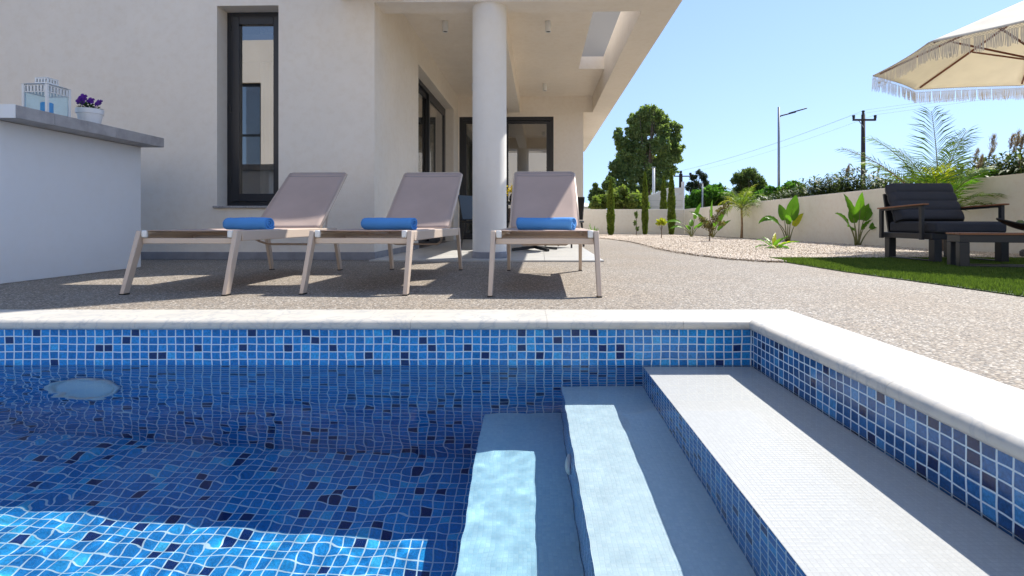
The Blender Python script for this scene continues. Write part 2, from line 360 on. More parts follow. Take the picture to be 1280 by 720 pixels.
fl = MB(); fl.box(PXL-0.2, PYN-0.2, DF-0.1, XW+0.2, YW+0.2, DF); fo = st('pool_floor', fl, M['tile_floor'])
receivers += [wf, wr, wl, fo]
SX = [0.470, 0.138, -0.178]; SD = [0.022, 0.276, 0.556]
xr = XW
for i, (x, d) in enumerate(zip(SX, SD)):
    zt = ZW - d; zb = DF+0.001
    body = MB(); body.box(x, PYN+0.001, zb, xr-0.001, YW-0.001, zt-0.004)
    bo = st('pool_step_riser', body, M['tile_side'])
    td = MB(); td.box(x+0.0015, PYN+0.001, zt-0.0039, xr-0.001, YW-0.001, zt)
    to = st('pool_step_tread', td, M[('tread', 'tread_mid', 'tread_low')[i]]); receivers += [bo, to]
    xr = x
# water surface with real ripples
def axis(a, b, fine0, fine1, fs, cs):
    l = [a]
    while l[-1] < b:
        l.append(l[-1] + (fs if fine0 <= l[-1] < fine1 else cs))
    l[-1] = b; return np.array(l)
gx = axis(PXL, XW, -2.6, 1.0, 0.011, 0.04); gy = axis(PYN, YW, 0.35, 3, 0.009, 0.04)
X, Y = np.meshgrid(gx, gy, indexing='ij')
H = np.zeros_like(X); H2 = np.zeros_like(X)
for k in range(46):
    lam = rng.uniform(0.045, 0.22); th = rng.uniform(0, 2*math.pi); ph = rng.uniform(0, 6.28)
    H += lam*np.sin(2*math.pi/lam*(X*math.cos(th)+Y*math.sin(th))+ph)*0.0018*math.sqrt(2/46)
for k in range(46):
    lam = rng.uniform(0.03, 0.12); th = rng.normal(math.pi/2, 0.9); ph = rng.uniform(0, 6.28)
    H2 += lam*np.sin(2*math.pi/lam*(X*math.cos(th)+Y*math.sin(th))+ph)*0.0055*math.sqrt(2/46)
amt = 1/(1+np.exp((X+1.55+0.35*np.sin(Y*3))/0.16)) * 1/(1+np.exp(-(Y-1.55)/0.14))
calm = 1/(1+np.exp((X-0.35)/0.12))*0.75+0.25
H = H*calm + H2*amt
V = np.stack([X, Y, ZW+H], -1).reshape(-1, 3); nx, ny = X.shape
idx = np.arange(nx*ny).reshape(nx, ny)
F = np.stack([idx[:-1,:-1], idx[1:,:-1], idx[1:,1:], idx[:-1,1:]], -1).reshape(-1, 4)
me = bpy.data.meshes.new('pool_water'); me.vertices.add(len(V)); me.vertices.foreach_set('co', V.reshape(-1).astype(np.float32))
me.loops.add(F.size); me.loops.foreach_set('vertex_index', F.reshape(-1).astype(np.int32))
me.polygons.add(len(F)); me.polygons.foreach_set('loop_start', np.arange(0, F.size, 4, dtype=np.int32)); me.polygons.foreach_set('loop_total', np.full(len(F), 4, dtype=np.int32))
me.update(calc_edges=True); me.polygons.foreach_set('use_smooth', [True]*len(F)); me.materials.append(M['water'])
water = bpy.data.objects.new('pool_water', me); COL.objects.link(water); tag(water, kind='structure')
water.cycles.is_caustics_caster = True
for o in receivers: o.cycles.is_caustics_receiver = True
# coping: separate marble slabs with hairline joints
cp = MB()
XI, YI, XO, YO = 0.893, 2.180, 1.172, 2.440
PR = [(0.0, -0.030), (0.003, -0.036), (0.010, -0.040), (1.0, -0.040), (1.0, 0.0)]+[(0.026*(1-math.sin(a)), -0.022+0.022*math.cos(a)) for a in [i*math.pi/14 for i in range(8)]]
def cope(p_in0, p_in1, p_out0, p_out1):   # inner edge start/end, outer edge start/end; the inner edge is rounded
    vs = []
    for pi_, po_ in ((p_in0, p_out0), (p_in1, p_out1)):
        dx, dy = po_[0]-pi_[0], po_[1]-pi_[1]; ln = 0.26
        for d, z in PR:
            f = d if d == 1.0 else d/ln
            vs.append((pi_[0]+dx*f, pi_[1]+dy*f, z))
    n = len(PR)
    cp.add(vs, [tuple(range(n)), tuple(range(2*n-1, n-1, -1))]+[((i+1) % n, i, n+i, n+(i+1) % n) for i in range(n)])
J = [-5.1, -4.55, -4.0, -3.45, -2.90, -2.36, -1.58, -1.02, -0.47, 0.08, 0.63]
for a, b in zip(J, J[1:]): cope((a+.0005, YI), (b-.0005, YI), (a+.0005, YO), (b-.0005, YO))
cope((J[-1]+.0006, YI), (XI-.0005, YI), (J[-1]+.0006, YO), (XO-.0005, YO))
cope((XI, YI-.0007), (XI, 1.3506), (XO, YO-.0007), (XO, 1.3506))
yy = 1.3494
while yy > -2.6: cope((XI, yy), (XI, yy-0.7988), (XO, yy), (XO, yy-0.7988)); yy -= 0.8
cp.box(-5.1, -2.9, -0.04, XI, -2.58, 0)
cpo = st('pool_coping', cp, M['marble'], smooth=True); cpo.data.set_sharp_from_angle(angle=R(40))
cpo.cycles.is_caustics_receiver = False
# lamp on the far wall, fitting on the middle riser
pl = empty('pool_lamp', (-1.80, YW-0.001, ZW-0.36), 0, 'round pale underwater lamp on the far blue mosaic wall', 'pool lamp')
mb = MB(); mb.lathe([(0.0, 0.018), (0.10, 0.012), (0.128, 0.004), (0.128, 0.0)][::-1], 40); 
for i, p in enumerate(mb.v): mb.v[i] = (p[0], -p[2], p[1])
lens = mb.build('lens', M['lens'], pl, smooth=True); lens.cycles.is_caustics_receiver = True
mb = MB(); mb.lathe([(0.13, 0.0), (0.145, 0.002), (0.145, 0.016), (0.129, 0.016), (0.129, 0.004)], 40)
for i, p in enumerate(mb.v): mb.v[i] = (p[0], -p[2], p[1])
rg_ = mb.build('rim', M['white_plastic'], pl, smooth=True); rg_.cycles.is_caustics_receiver = True
jet = MB(); jet.lathe([(0.0, 0.012), (0.03, 0.012), (0.045, 0.006), (0.045, 0)][::-1], 28)
for i, p in enumerate(jet.v): jet.v[i] = (-p[2], p[0], p[1])
jo = jet.build('pool_inlet', M['white_plastic'], None, smooth=True, loc=(SX[1]-0.001, 1.70, ZW-0.42))
tag(jo, 'small round white fitting on the mosaic riser between the submerged steps', 'pool inlet'); jo.cycles.is_caustics_receiver = True

# ------------------------------------------------------------------ ground sheets (all leave the pool open)
def ring(name, m, x0, y0, x1, y1, z0, z1, hx0=-5.25, hy0=-2.75, hx1=1.172, hy1=2.44):
    b = MB(); b.box(x0, hy1, z0, x1, y1, z1); b.box(x0, y0, z0, x1, hy0, z1); b.box(hx1, hy0, z0, x1, hy1, z1); b.box(x0, hy0, z0, hx0, hy1, z1)
    return st(name, b, m)
ring('ground', M['ground'], -400, -400, 400, 900, -0.30, -0.05)
ring('paved_deck', M['deck'], -12, -9, 9, 16.5, -0.049, 0.0)
bed = [(1.35, 15.25), (1.55, 13.2), (1.72, 12.0), (1.93, 10.2), (1.90, 8.6), (1.84, 7.74), (1.86, 6.9), (1.94, 6.15), (2.08, 5.6), (2.30, 5.28), (2.455, 5.18),
       (2.49, 5.625), (8.5, 5.625), (8.5, 15.25)]
def poly_slab(pts, z0, z1):
    b = MB(); n = len(pts)
    b.add([(x, y, z0) for x, y in pts]+[(x, y, z1) for x, y in pts], [tuple(range(n-1, -1, -1)), tuple(range(n, 2*n))]+[(i, (i+1) % n, n+(i+1) % n, n+i) for i in range(n)])
    return b
ccw = bed[::-1]
st('gravel_bed', poly_slab(ccw, 0.001, 0.012), M['gravel'])
def inside(px, py, poly):
    c = np.zeros(px.shape, bool); n = len(poly)
    for i in range(n):
        x0, y0 = poly[i]; x1, y1 = poly[i-1]
        k = ((y0 > py) != (y1 > py)) & (px < (x1-x0)*(py-y0)/(y1-y0+1e-12)+x0); c ^= k
    return c
# loose pebbles
N0 = 170000
px = rng.uniform(1.2, 6.3, N0); py = 4.9 + (15.3-4.9)*rng.uniform(0, 1, N0)**1.7
ok = inside(px, py, ccw); px, py = px[ok][:85000], py[ok][:85000]
be = np.array(bed[:12]); ti = rng.uniform(0, 10.999, 520); i0 = ti.astype(int); fr_ = (ti-i0)[:, None]
eb = be[i0]*(1-fr_)+be[i0+1]*fr_; px = np.concatenate([px, eb[:, 0]-np.abs(rng.normal(0, .05, 520))]); py = np.concatenate([py, eb[:, 1]-np.abs(rng.normal(0, .03, 520))])
n = len(px); s = rng.uniform(0.006, 0.0135, n)
base = np.array([[1,0,0],[-1,0,0],[0,1,0],[0,-1,0],[0,0,1],[0,0,-1]], float)
tri = np.array([[0,2,4],[2,1,4],[1,3,4],[3,0,4],[2,0,5],[1,2,5],[3,1,5],[0,3,5]])
jit = rng.uniform(0.7, 1.25, (n, 6, 1)); ang = rng.uniform(0, 6.28, n); ca, sa_ = np.cos(ang), np.sin(ang)
vv = base[None]*jit*s[:, None, None]; vv[:, :, 2] *= 0.65
rot = np.stack([vv[:,:,0]*ca[:,None]-vv[:,:,1]*sa_[:,None], vv[:,:,0]*sa_[:,None]+vv[:,:,1]*ca[:,None], vv[:,:,2]+vv[:,:,0]*0.3], -1)
rot += np.stack([px, py, np.full(n, 0.014)+s*0.35], -1)[:, None]
def island_mesh(name, verts, faces_local, m, **k):
    n, kv, _ = verts.shape; kf = faces_local.shape[1]
    me = bpy.data.meshes.new(name); me.vertices.add(n*kv); me.vertices.foreach_set('co', verts.reshape(-1).astype(np.float32))
    fi = (faces_local[None] + (np.arange(n)*kv)[:, None, None]).reshape(-1)
    me.loops.add(len(fi)); me.loops.foreach_set('vertex_index', fi.astype(np.int32))
    nf = len(fi)//kf; me.polygons.add(nf); me.polygons.foreach_set('loop_start', np.arange(0, len(fi), kf, dtype=np.int32)); me.polygons.foreach_set('loop_total', np.full(nf, kf, dtype=np.int32))
    me.update(calc_edges=True); me.materials.append(m); o = bpy.data.objects.new(name, me); COL.objects.link(o)
    return o
tag(island_mesh('gravel', rot, tri, M['pebble']), 'pale pinkish loose gravel covering the planting bed', 'gravel', kind='stuff')
# turf
TX0, TY0, TY1 = 2.52, 1.6, 5.62
turf = [(TX0+0.08, TY0), (7.5, TY0), (7.5, 4.0), (5.85, TY1), (2.50, TY1), (2.47, 5.25), (2.47, 4.2), (2.55, 3.5), (2.60, 2.85)]
st('artificial_turf', poly_slab(turf, 0.001, 0.006), M['turf_base'])
def blades(px, py, z, h, wd, lean=0.5):
    n = len(px); a = rng.uniform(0, 6.28, n); hh = h*rng.uniform(0.7, 1.15, n); l = lean*hh*rng.uniform(0.2, 1, n); b = rng.uniform(0, 6.28, n)
    dx, dy = np.cos(a)*wd, np.sin(a)*wd
    Q = np.stack([np.stack([px-dx, py-dy, np.full(n, z)], -1), np.stack([px+dx, py+dy, np.full(n, z)], -1), np.stack([px+np.cos(b)*l, py+np.sin(b)*l, z+hh], -1)], 1)
    return Q
gxn = rng.uniform(2.45, 6.2, 170000); gyn = 2.3+(5.63-2.3)*rng.uniform(0, 1, 170000)
k = inside(gxn, gyn, turf); 
tag(quad_cloud('grass', blades(gxn[k], gyn[k], 0.004, 0.028, 0.0026), M['grass']), 'short green artificial grass blades beside the paved deck', 'grass', kind='stuff')

# ------------------------------------------------------------------ house (local frame: u right, v back)
house = empty('house', (-1.56, 5.53, 0), R(-1.35), 'two storey cream rendered house with covered corner patio and round column', 'house')
wl_ = MB()
wl_.box(-5.6, 0, -0.04, -1.63, 0.3, 6.2); wl_.box(-0.99, 0, -0.04, 0, 0.3, 6.2)
wl_.box(-1.63, 0, -0.04, -0.99, 0.3, 0.53); wl_.box(-1.63, 0, 2.61, -0.99, 0.3, 6.2)
wl_.box(-0.26, 0.3, -0.04, 0, 2.0, 3.17); wl_.box(-0.26, 5.07, -0.04, 0, 5.67, 3.17); wl_.box(-0.26, 2.0, 2.58, 0, 5.07, 3.17)
wl_.box(-0.26, 0.3, 3.17, 0, 5.67, 6.2)
wl_.box(1.97, 5.67, -0.04, 2.58, 5.97, 3.17); wl_.box(0.02, 5.67, 2.55, 1.97, 5.97, 3.17); wl_.box(-0.26, 5.67, -0.04, 0.02, 5.97, 3.17)
wl_.box(2.28, 5.97, -0.04, 2.58, 12, 3.17)
wl_.box(-5.6, 0.3, -0.04, -5.3, 12, 6.2); wl_.box(-5.3, 11.7, -0.04, 2.28, 12, 3.17)
hw = wl_.build('wall', M['stucco'], house)
up = MB(); up.box(-0.26, 5.97, 3.19, 3.3, 6.2, 6.2); up.box(-5.3, 0.3, 6.0, -0.26, 6.2, 6.2); up.box(-5.3, 5.97, 3.19, -0.26, 6.2, 6.0)
up.build('upper_wall', M['stucco'], house)
cl_ = MB(); cl_.box(0, 0.3, 2.96, 1.04, 5.67, 3.17); cl_.box(1.28, 0.3, 2.96, 2.34, 5.67, 3.17); cl_.box(2.34, 3.66, 2.96, 2.77, 5.67, 3.17); cl_.box(-5.3, 0.3, 2.80, -0.26, 11.7, 3.17); cl_.box(-0.26, 5.97, 2.80, 2.28, 11.7, 3.17)
cl_.build('ceiling', M['stucco'], house)
ups = MB(); ups.box(2.2, 3.72, 3.171, 3.13, 3.87, 4.6); ups.build('added_void_screen', mat('dimming_screen_grey', (0.40, 0.385, 0.36), 0.9), house)  # wall added behind the ceiling opening, greyed to darken the view through it
tf = MB(); tf.box(0.0, 0.31, 3.171, 2.33, 3.66, 3.185); tf.box(0.0, 3.665, 3.171, 2.19, 5.96, 3.185); tf.build('added_terrace_floor', mat('bounce_cutting_grey', (0.22, 0.21, 0.2), 0.7), house)  # dark layer added on the slab to cut sun bounce by the opening
bm_ = MB(); bm_.box(0, 0, 2.63, 3.13, 0.3, 3.05); bm_.box(2.77, 0.3, 2.63, 3.13, 12, 3.2); bm_.box(1.04, 0.3, 2.63, 1.28, 5.67, 3.17); bm_.box(2.58, 5.67, 2.63, 2.77, 12, 3.17)
bm_.build('beam', M['stucco'], house)
bal = MB(); bal.box(-0.35, -0.93, 2.655, 3.13, -0.80, 3.2); bal.box(2.80, -0.80, 2.655, 3.13, -0.001, 3.0); bal.box(-0.35, -0.80, 2.655, 0.3, -0.001, 3.0)
bal.build('balcony', M['stucco'], house)
sc_ = MB(); sc_.box(0, 0, 4.62, 3.13, 0.2, 6.7); sc_.box(2.93, 0, 3.052, 3.13, 0.2, 4.62); sc_.box(0, 0, 3.052, 0.9, 0.2, 4.62)
sc_.build('terrace_frame', M['stucco'], house)
col_ = MB(); M['column'] = stucco('off_white_column_paint', (0.83, 0.80, 0.75), 0.03, amount=0.12)
col_.lathe([(0.178, 0.079), (0.178, 2.632)], 64, (1.16, 0.19, 0)); co_ = col_.build('column', M['column'], house, smooth=True)
co_.data.set_sharp_from_angle(angle=R(50))
pn = MB(); pn.lathe([(0.188, 0.012), (0.188, 0.076), (0.184, 0.080)], 64, (1.16, 0.19, 0)); po = pn.build('column_plinth', M['skirt'], house, smooth=True); po.data.set_sharp_from_angle(angle=R(50))
for q in ((-5.6, -0.012, 0.001, 0.012, 0, 0.08), (0, 0.0, 0.001, 0.012, 2.0, 0.08), (1.97, 5.658, 0.016, 2.58, 5.67, 0.09), (2.58, 5.67, 0.001, 2.592, 12, 0.08)): MB().box(*q).build('skirting', M['skirt'], house, bevel=0.002)
# patio floor of large tiles
pt = MB()
for i in range(4):
    for j in range(10):
        u0, u1 = 0.013+i*0.575, 0.013+(i+1)*0.575-0.003
        pt.box(u0, -0.22+j*0.589, 0.001, u1, -0.22+(j+1)*0.589-0.003, 0.015)
pto = pt.build('patio_floor', M['patio'], house)
# window in the front wall
win = MB(); y0, y1 = 0.18, 0.245; u0, u1, z0, z1 = -1.63, -0.99, 0.555, 2.61
win.box(u0, y0, z0, u0+0.05, y1, z1); win.box(u1-0.05, y0, z0, u1, y1, z1); win.box(u0+0.05, y0, z0, u1-0.05, y1, z0+0.045); win.box(u0+0.05, y0, z1-0.045, u1-0.05, y1, z1)
wo = win.build('window', M['anthracite'], house, bevel=0.003)
sash = MB(); a, b, c, d = u0+0.052, u1-0.052, z0+0.047, z1-0.047
sash.box(a, y0-0.014, c, a+0.085, y1-0.02, d); sash.box(b-0.085, y0-0.014, c, b, y1-0.02, d); sash.box(a+0.085, y0-0.014, c, b-0.085, y1-0.02, c+0.085); sash.box(a+0.085, y0-0.014, d-0.085, b-0.085, y1-0.02, d)
sash.build('sash', M['anthracite'], wo, bevel=0.004)
MB().box(a+0.084, y0+0.02, c+0.084, b-0.084, y0+0.026, d-0.084).build('pane', M['pane'], wo)
for z in (0.8, 1.55, 2.4): MB().lathe([(0.009, z), (0.009, z+0.07)], 10, (u0+0.047, y0-0.016, 0)).build('hinge', M['black'], wo)
sl_ = MB(); sl_.box(u0-0.03, -0.03, 0.531, u1+0.03, 0.18, 0.553); sl_.build('sill', M['sill'], wo, bevel=0.004)
# sliding door in the side wall
sd = MB(); x0, x1 = -0.24, -0.16
for v0, v1 in ((2.0, 2.07), (5.0, 5.07)): sd.box(x0, v0, 0.016, x1, v1, 2.58)
sd.box(x0, 2.07, 2.51, x1, 5.0, 2.58); sd.box(x0, 2.07, 0.0161, x1, 5.0, 0.06)
so = sd.build('sliding_door', M['anthracite'], house, bevel=0.003)
for (v0, v1, xo) in ((2.07, 3.60, -0.235), (3.50, 5.0, -0.195)):
    s_ = MB()
    s_.box(xo, v0, 0.062, xo+0.035, v0+0.09, 2.508); s_.box(xo, v1-0.09, 0.062, xo+0.035, v1, 2.508); s_.box(xo, v0+0.09, 0.062, xo+0.035, v1-0.09, 0.15); s_.box(xo, v0+0.09, 2.43, xo+0.035, v1-0.09, 2.508)
    s_.build('door_leaf', M['anthracite'], so, bevel=0.002)
    MB().box(xo+0.012, v0+0.089, 0.149, xo+0.018, v1-0.089, 2.431).build('pane', M['pane'], so)
# sliding door in the rear wall
rd = MB(); v0, v1 = 5.70, 5.78
rd.box(0.02, v0, 0.016, 0.09, v1, 2.55); rd.box(1.90, v0, 0.016, 1.97, v1, 2.55); rd.box(0.09, v0, 2.48, 1.90, v1, 2.55); rd.box(0.09, v0, 0.0161, 1.90, v1, 0.06)
ro = rd.build('sliding_door', M['anthracite'], house, bevel=0.003)
for (a, b, yo) in ((0.09, 1.02, 5.705), (0.96, 1.90, 5.742)):
    s_ = MB()
    s_.box(a, yo, 0.062, a+0.075, yo+0.033, 2.478); s_.box(b-0.075, yo, 0.062, b, yo+0.033, 2.478); s_.box(a+0.075, yo, 0.062, b-0.075, yo+0.033, 0.14); s_.box(a+0.075, yo, 2.41, b-0.075, yo+0.033, 2.478)
    s_.build('door_leaf', M['anthracite'], ro, bevel=0.002)
    MB().box(a+0.074, yo+0.012, 0.139, b-0.074, yo+0.018, 2.411).build('pane', M['pane'], ro)
# rooms behind the glass
rm = MB()
def room(x0, y0, x1, y1, z1, open_):
    if 'f' not in open_: rm.box(x0, y0-0.01, 0.02, x1, y0, z1)
    rm.box(x0, y1, 0.02, x1, y1+0.01, z1)
    rm.box(x0-0.01, y0, 0.02, x0, y1, z1)
    if 'r' not in open_: rm.box(x1, y0, 0.02, x1+0.01, y1, z1)
    rm.box(x0, y0, 0.0, x1, y1, 0.015); rm.box(x0, y0, z1-0.01, x1, y1, z1)
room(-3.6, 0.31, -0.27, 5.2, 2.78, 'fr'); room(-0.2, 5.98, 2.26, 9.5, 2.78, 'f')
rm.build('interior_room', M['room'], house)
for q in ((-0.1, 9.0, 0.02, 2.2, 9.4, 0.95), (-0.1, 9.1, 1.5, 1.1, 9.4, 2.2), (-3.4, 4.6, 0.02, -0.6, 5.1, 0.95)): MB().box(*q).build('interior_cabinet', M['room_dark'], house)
def curtain(u0, u1, v, z0, z1, amp=0.02, n=7, axis=0):
    return MB().sheet(lambda s, t: ((u0+(u1-u0)*s, v+amp*math.sin(s*n*6.28), z0+(z1-z0)*t) if axis == 0 else (v+amp*math.sin(s*n*6.28), u0+(u1-u0)*s, z0+(z1-z0)*t)), n*8, 2)
curtain(-1.40, -0.92, 0.42, 0.1, 2.6, 0.018, 6).build('curtain', M['curtain'], house, smooth=True)
curtain(4.2, 5.15, -0.36, 0.05, 2.55, 0.03, 7, 1).build('curtain', M['curtain'], house, smooth=True)
curtain(0.1, 0.45, 5.95, 0.05, 2.5, 0.02, 4).build('curtain', M['curtain'], house, smooth=True)
bl = MB(); bl.box(-1.6, 0.30, 2.12, -1.02, 0.31, 2.42); bl.build('roller_blind', mat('brown_blind', (0.14, 0.11, 0.085), 0.8), house)
bl = MB(); bl.box(-0.30, 2.1, 2.02, -0.29, 3.5, 2.55); bl.build('roller_blind', M['curtain'], house)
# ceiling spot lights (unlit cylinders)
for (X_, Y_, where) in ((-1.05, 6.95, 'nearest the pool, left of the round column'), (0.27, 6.95, 'nearest the pool, right of the round column'),
                        (-1.00, 10.1, 'at the back, mostly behind the round column'), (0.33, 10.1, 'at the back, above the rear glass door')):
    e = empty('ceiling_spotlight', (X_, Y_, 2.96), 0, 'small white cylinder spotlight on patio ceiling, '+where, 'ceiling light', 'spotlights on the patio ceiling')
    MB().lathe([(0.036, -0.001), (0.038, -0.004), (0.038, -0.135), (0.034, -0.138), (0.030, -0.12), (0.0, -0.12)], 24).build('body', M['white_plastic'], e, smooth=True)
    MB().lathe([(0.028, -0.1195), (0.028, -0.130), (0.0, -0.130)], 20).build('lens', M['black'], e)

# ------------------------------------------------------------------ bar counter, lantern, pansy pot
bar = empty('bar_counter', (-3.33, 3.42, 0), 0, 'white rendered outdoor bar counter with grey stone worktop', 'counter')
MB().box(-2.4, 0, 0, 0, 1.25, 1.035).build('body', M['counter_white'], bar, bevel=0.004)
tp = MB()
ys = [-0.08+0.272*i for i in range(6)]
for a, b in zip(ys, ys[1:]): tp.box(-0.25, a+0.0008, 1.036, 0.18, b-0.0008, 1.116)
tp.box(-2.5, -0.08, 1.036, -0.251, 1.28, 1.116)
tpo = tp.build('worktop', M['granite_slab'], bar, bevel=0.003)
MB().box(-2.5, -0.087, 1.034, 0.178, -0.0815, 1.118).build('worktop_edge', M['counter_white'], bar, bevel=0.001)

lan = empty('lantern', (-3.37, 3.80, 1.118), R(-3), 'white metal candle lantern with glass sides on the grey counter', 'lantern')
s = 0.084; hb = 0.222
fr = MB()
for sx in (-1, 1):
    for sy in (-1, 1): fr.box(sx*s-0.008, sy*s-0.008, 0, sx*s+0.008, sy*s+0.008, hb)
fr.box(-s-0.006, -s-0.006, 0, s+0.006, s+0.006, 0.012)
def slotwall(fr, s, z0, z1, n, slot=0.5):
    for q in range(4):
        Mx = Matrix.Rotation(q*math.pi/2, 4, 'Z'); p = 2*s/n
        for i in range(n):
            x = -s+i*p; fr.box(x, -s-0.003, z0, x+p*(1-slot), -s+0.003, z1, Mx)
        fr.box(-s, -s-0.003, z1, s, -s+0.003, z1+0.006, Mx); fr.box(-s, -s-0.003, z0-0.006, s, -s+0.003, z0, Mx)
slotwall(fr, s, hb-0.05, hb-0.012, 7); 
fr.build('frame', M['white_plastic'], lan, bevel=0.001)
rf = MB(); rf.add([(-s-.012,-s-.012,hb), (s+.012,-s-.012,hb), (s+.012,s+.012,hb), (-s-.012,s+.012,hb), (-.045,-.045,hb+.018), (.045,-.045,hb+.018), (.045,.045,hb+.018), (-.045,.045,hb+.018)],
        [(0,3,2,1),(4,5,6,7),(0,1,5,4),(1,2,6,5),(2,3,7,6),(3,0,4,7)])
slotwall(rf, 0.043, hb+0.022, hb+0.046, 4); rf.box(-0.045, -0.045, hb+0.054, 0.045, 0.045, hb+0.058)
rf.build('roof', M['white_plastic'], lan)
for q in range(4):
    MB().box(-s+0.007, -s-0.001, 0.014, s-0.007, -s+0.001, hb-0.058, Matrix.Rotation(q*math.pi/2, 4, 'Z')).build('glass_pane', M['clear'], lan)
cd = MB().lathe([(0.0, 0.013), (0.036, 0.013), (0.036, 0.105), (0.03, 0.11), (0, 0.108)], 24).build('candle', M['blue_glass'], None, smooth=True)
cd.location = lan.location; tag(cd, 'blue pillar candle inside the white lantern', 'candle')

pot = MB().lathe([(0.0, 0.0), (0.062, 0.0), (0.080, 0.088), (0.086, 0.090), (0.088, 0.125), (0.080, 0.127), (0.078, 0.112), (0.0, 0.112)], 36)
pe = empty('flower_pot', (-3.31, 4.10, 1.117), 0, 'small white pot of purple pansies on the grey counter', 'flower pot')
pot.build('pot', M['pot'], pe, smooth=True).data.set_sharp_from_angle(angle=R(40))
lf = []
for k in range(90):
    a = rng.uniform(0, 6.28); r0 = rng.uniform(0.0, 0.06); c = np.array([math.cos(a)*r0, math.sin(a)*r0, 0.12+rng.uniform(0, 0.035)])
    d = np.array([math.cos(a), math.sin(a), rng.uniform(-0.3, 0.7)]); d /= np.linalg.norm(d); t = np.cross(d, [0, 0, 1]); t /= np.linalg.norm(t)
    l, wd = rng.uniform(0.025, 0.045), rng.uniform(0.007, 0.012)
    lf.append([c, c+d*l*.5+t*wd, c+d*l, c+d*l*.5-t*wd])
quad_cloud('leaves', np.array(lf), leafmat('pansy_leaves', (0.015, 0.05, 0.012), (0.06, 0.13, 0.03), 0.2), pe)
for (fx, fy, fz) in ((-0.055, -0.03, 0.185), (-0.01, -0.05, 0.205), (0.005, 0.0, 0.190), (0.075, 0.0, 0.175), (0.082, -0.03, 0.168), (0.0, -0.06, 0.175)):
    mbp = MB(); c = Vector((fx, fy, fz)); nrm = Vector((random.uniform(-.4, .6), -1, random.uniform(0.1, .8))).normalized()
    t = nrm.cross(Vector((0, 0, 1))).normalized(); b_ = nrm.cross(t)
    for k in range(5):
        a = k*1.2566; dr = t*math.cos(a)+b_*math.sin(a); sd_ = t*math.cos(a+1.57)+b_*math.sin(a+1.57); L_ = 0.028
        mbp.add([c, c+dr*L_*.5+sd_*.013+nrm*.004, c+dr*L_+sd_*.010+nrm*.001, c+dr*L_*1.08+nrm*.003, c+dr*L_-sd_*.010+nrm*.001, c+dr*L_*.5-sd_*.013+nrm*.004], [(0,1,2,3),(0,3,4,5)])
    mbp.tube([c, Vector((fx*.4, fy*.4, 0.12))], 0.0015, 5)
    mbp.build('flower', M['violet'], pe)

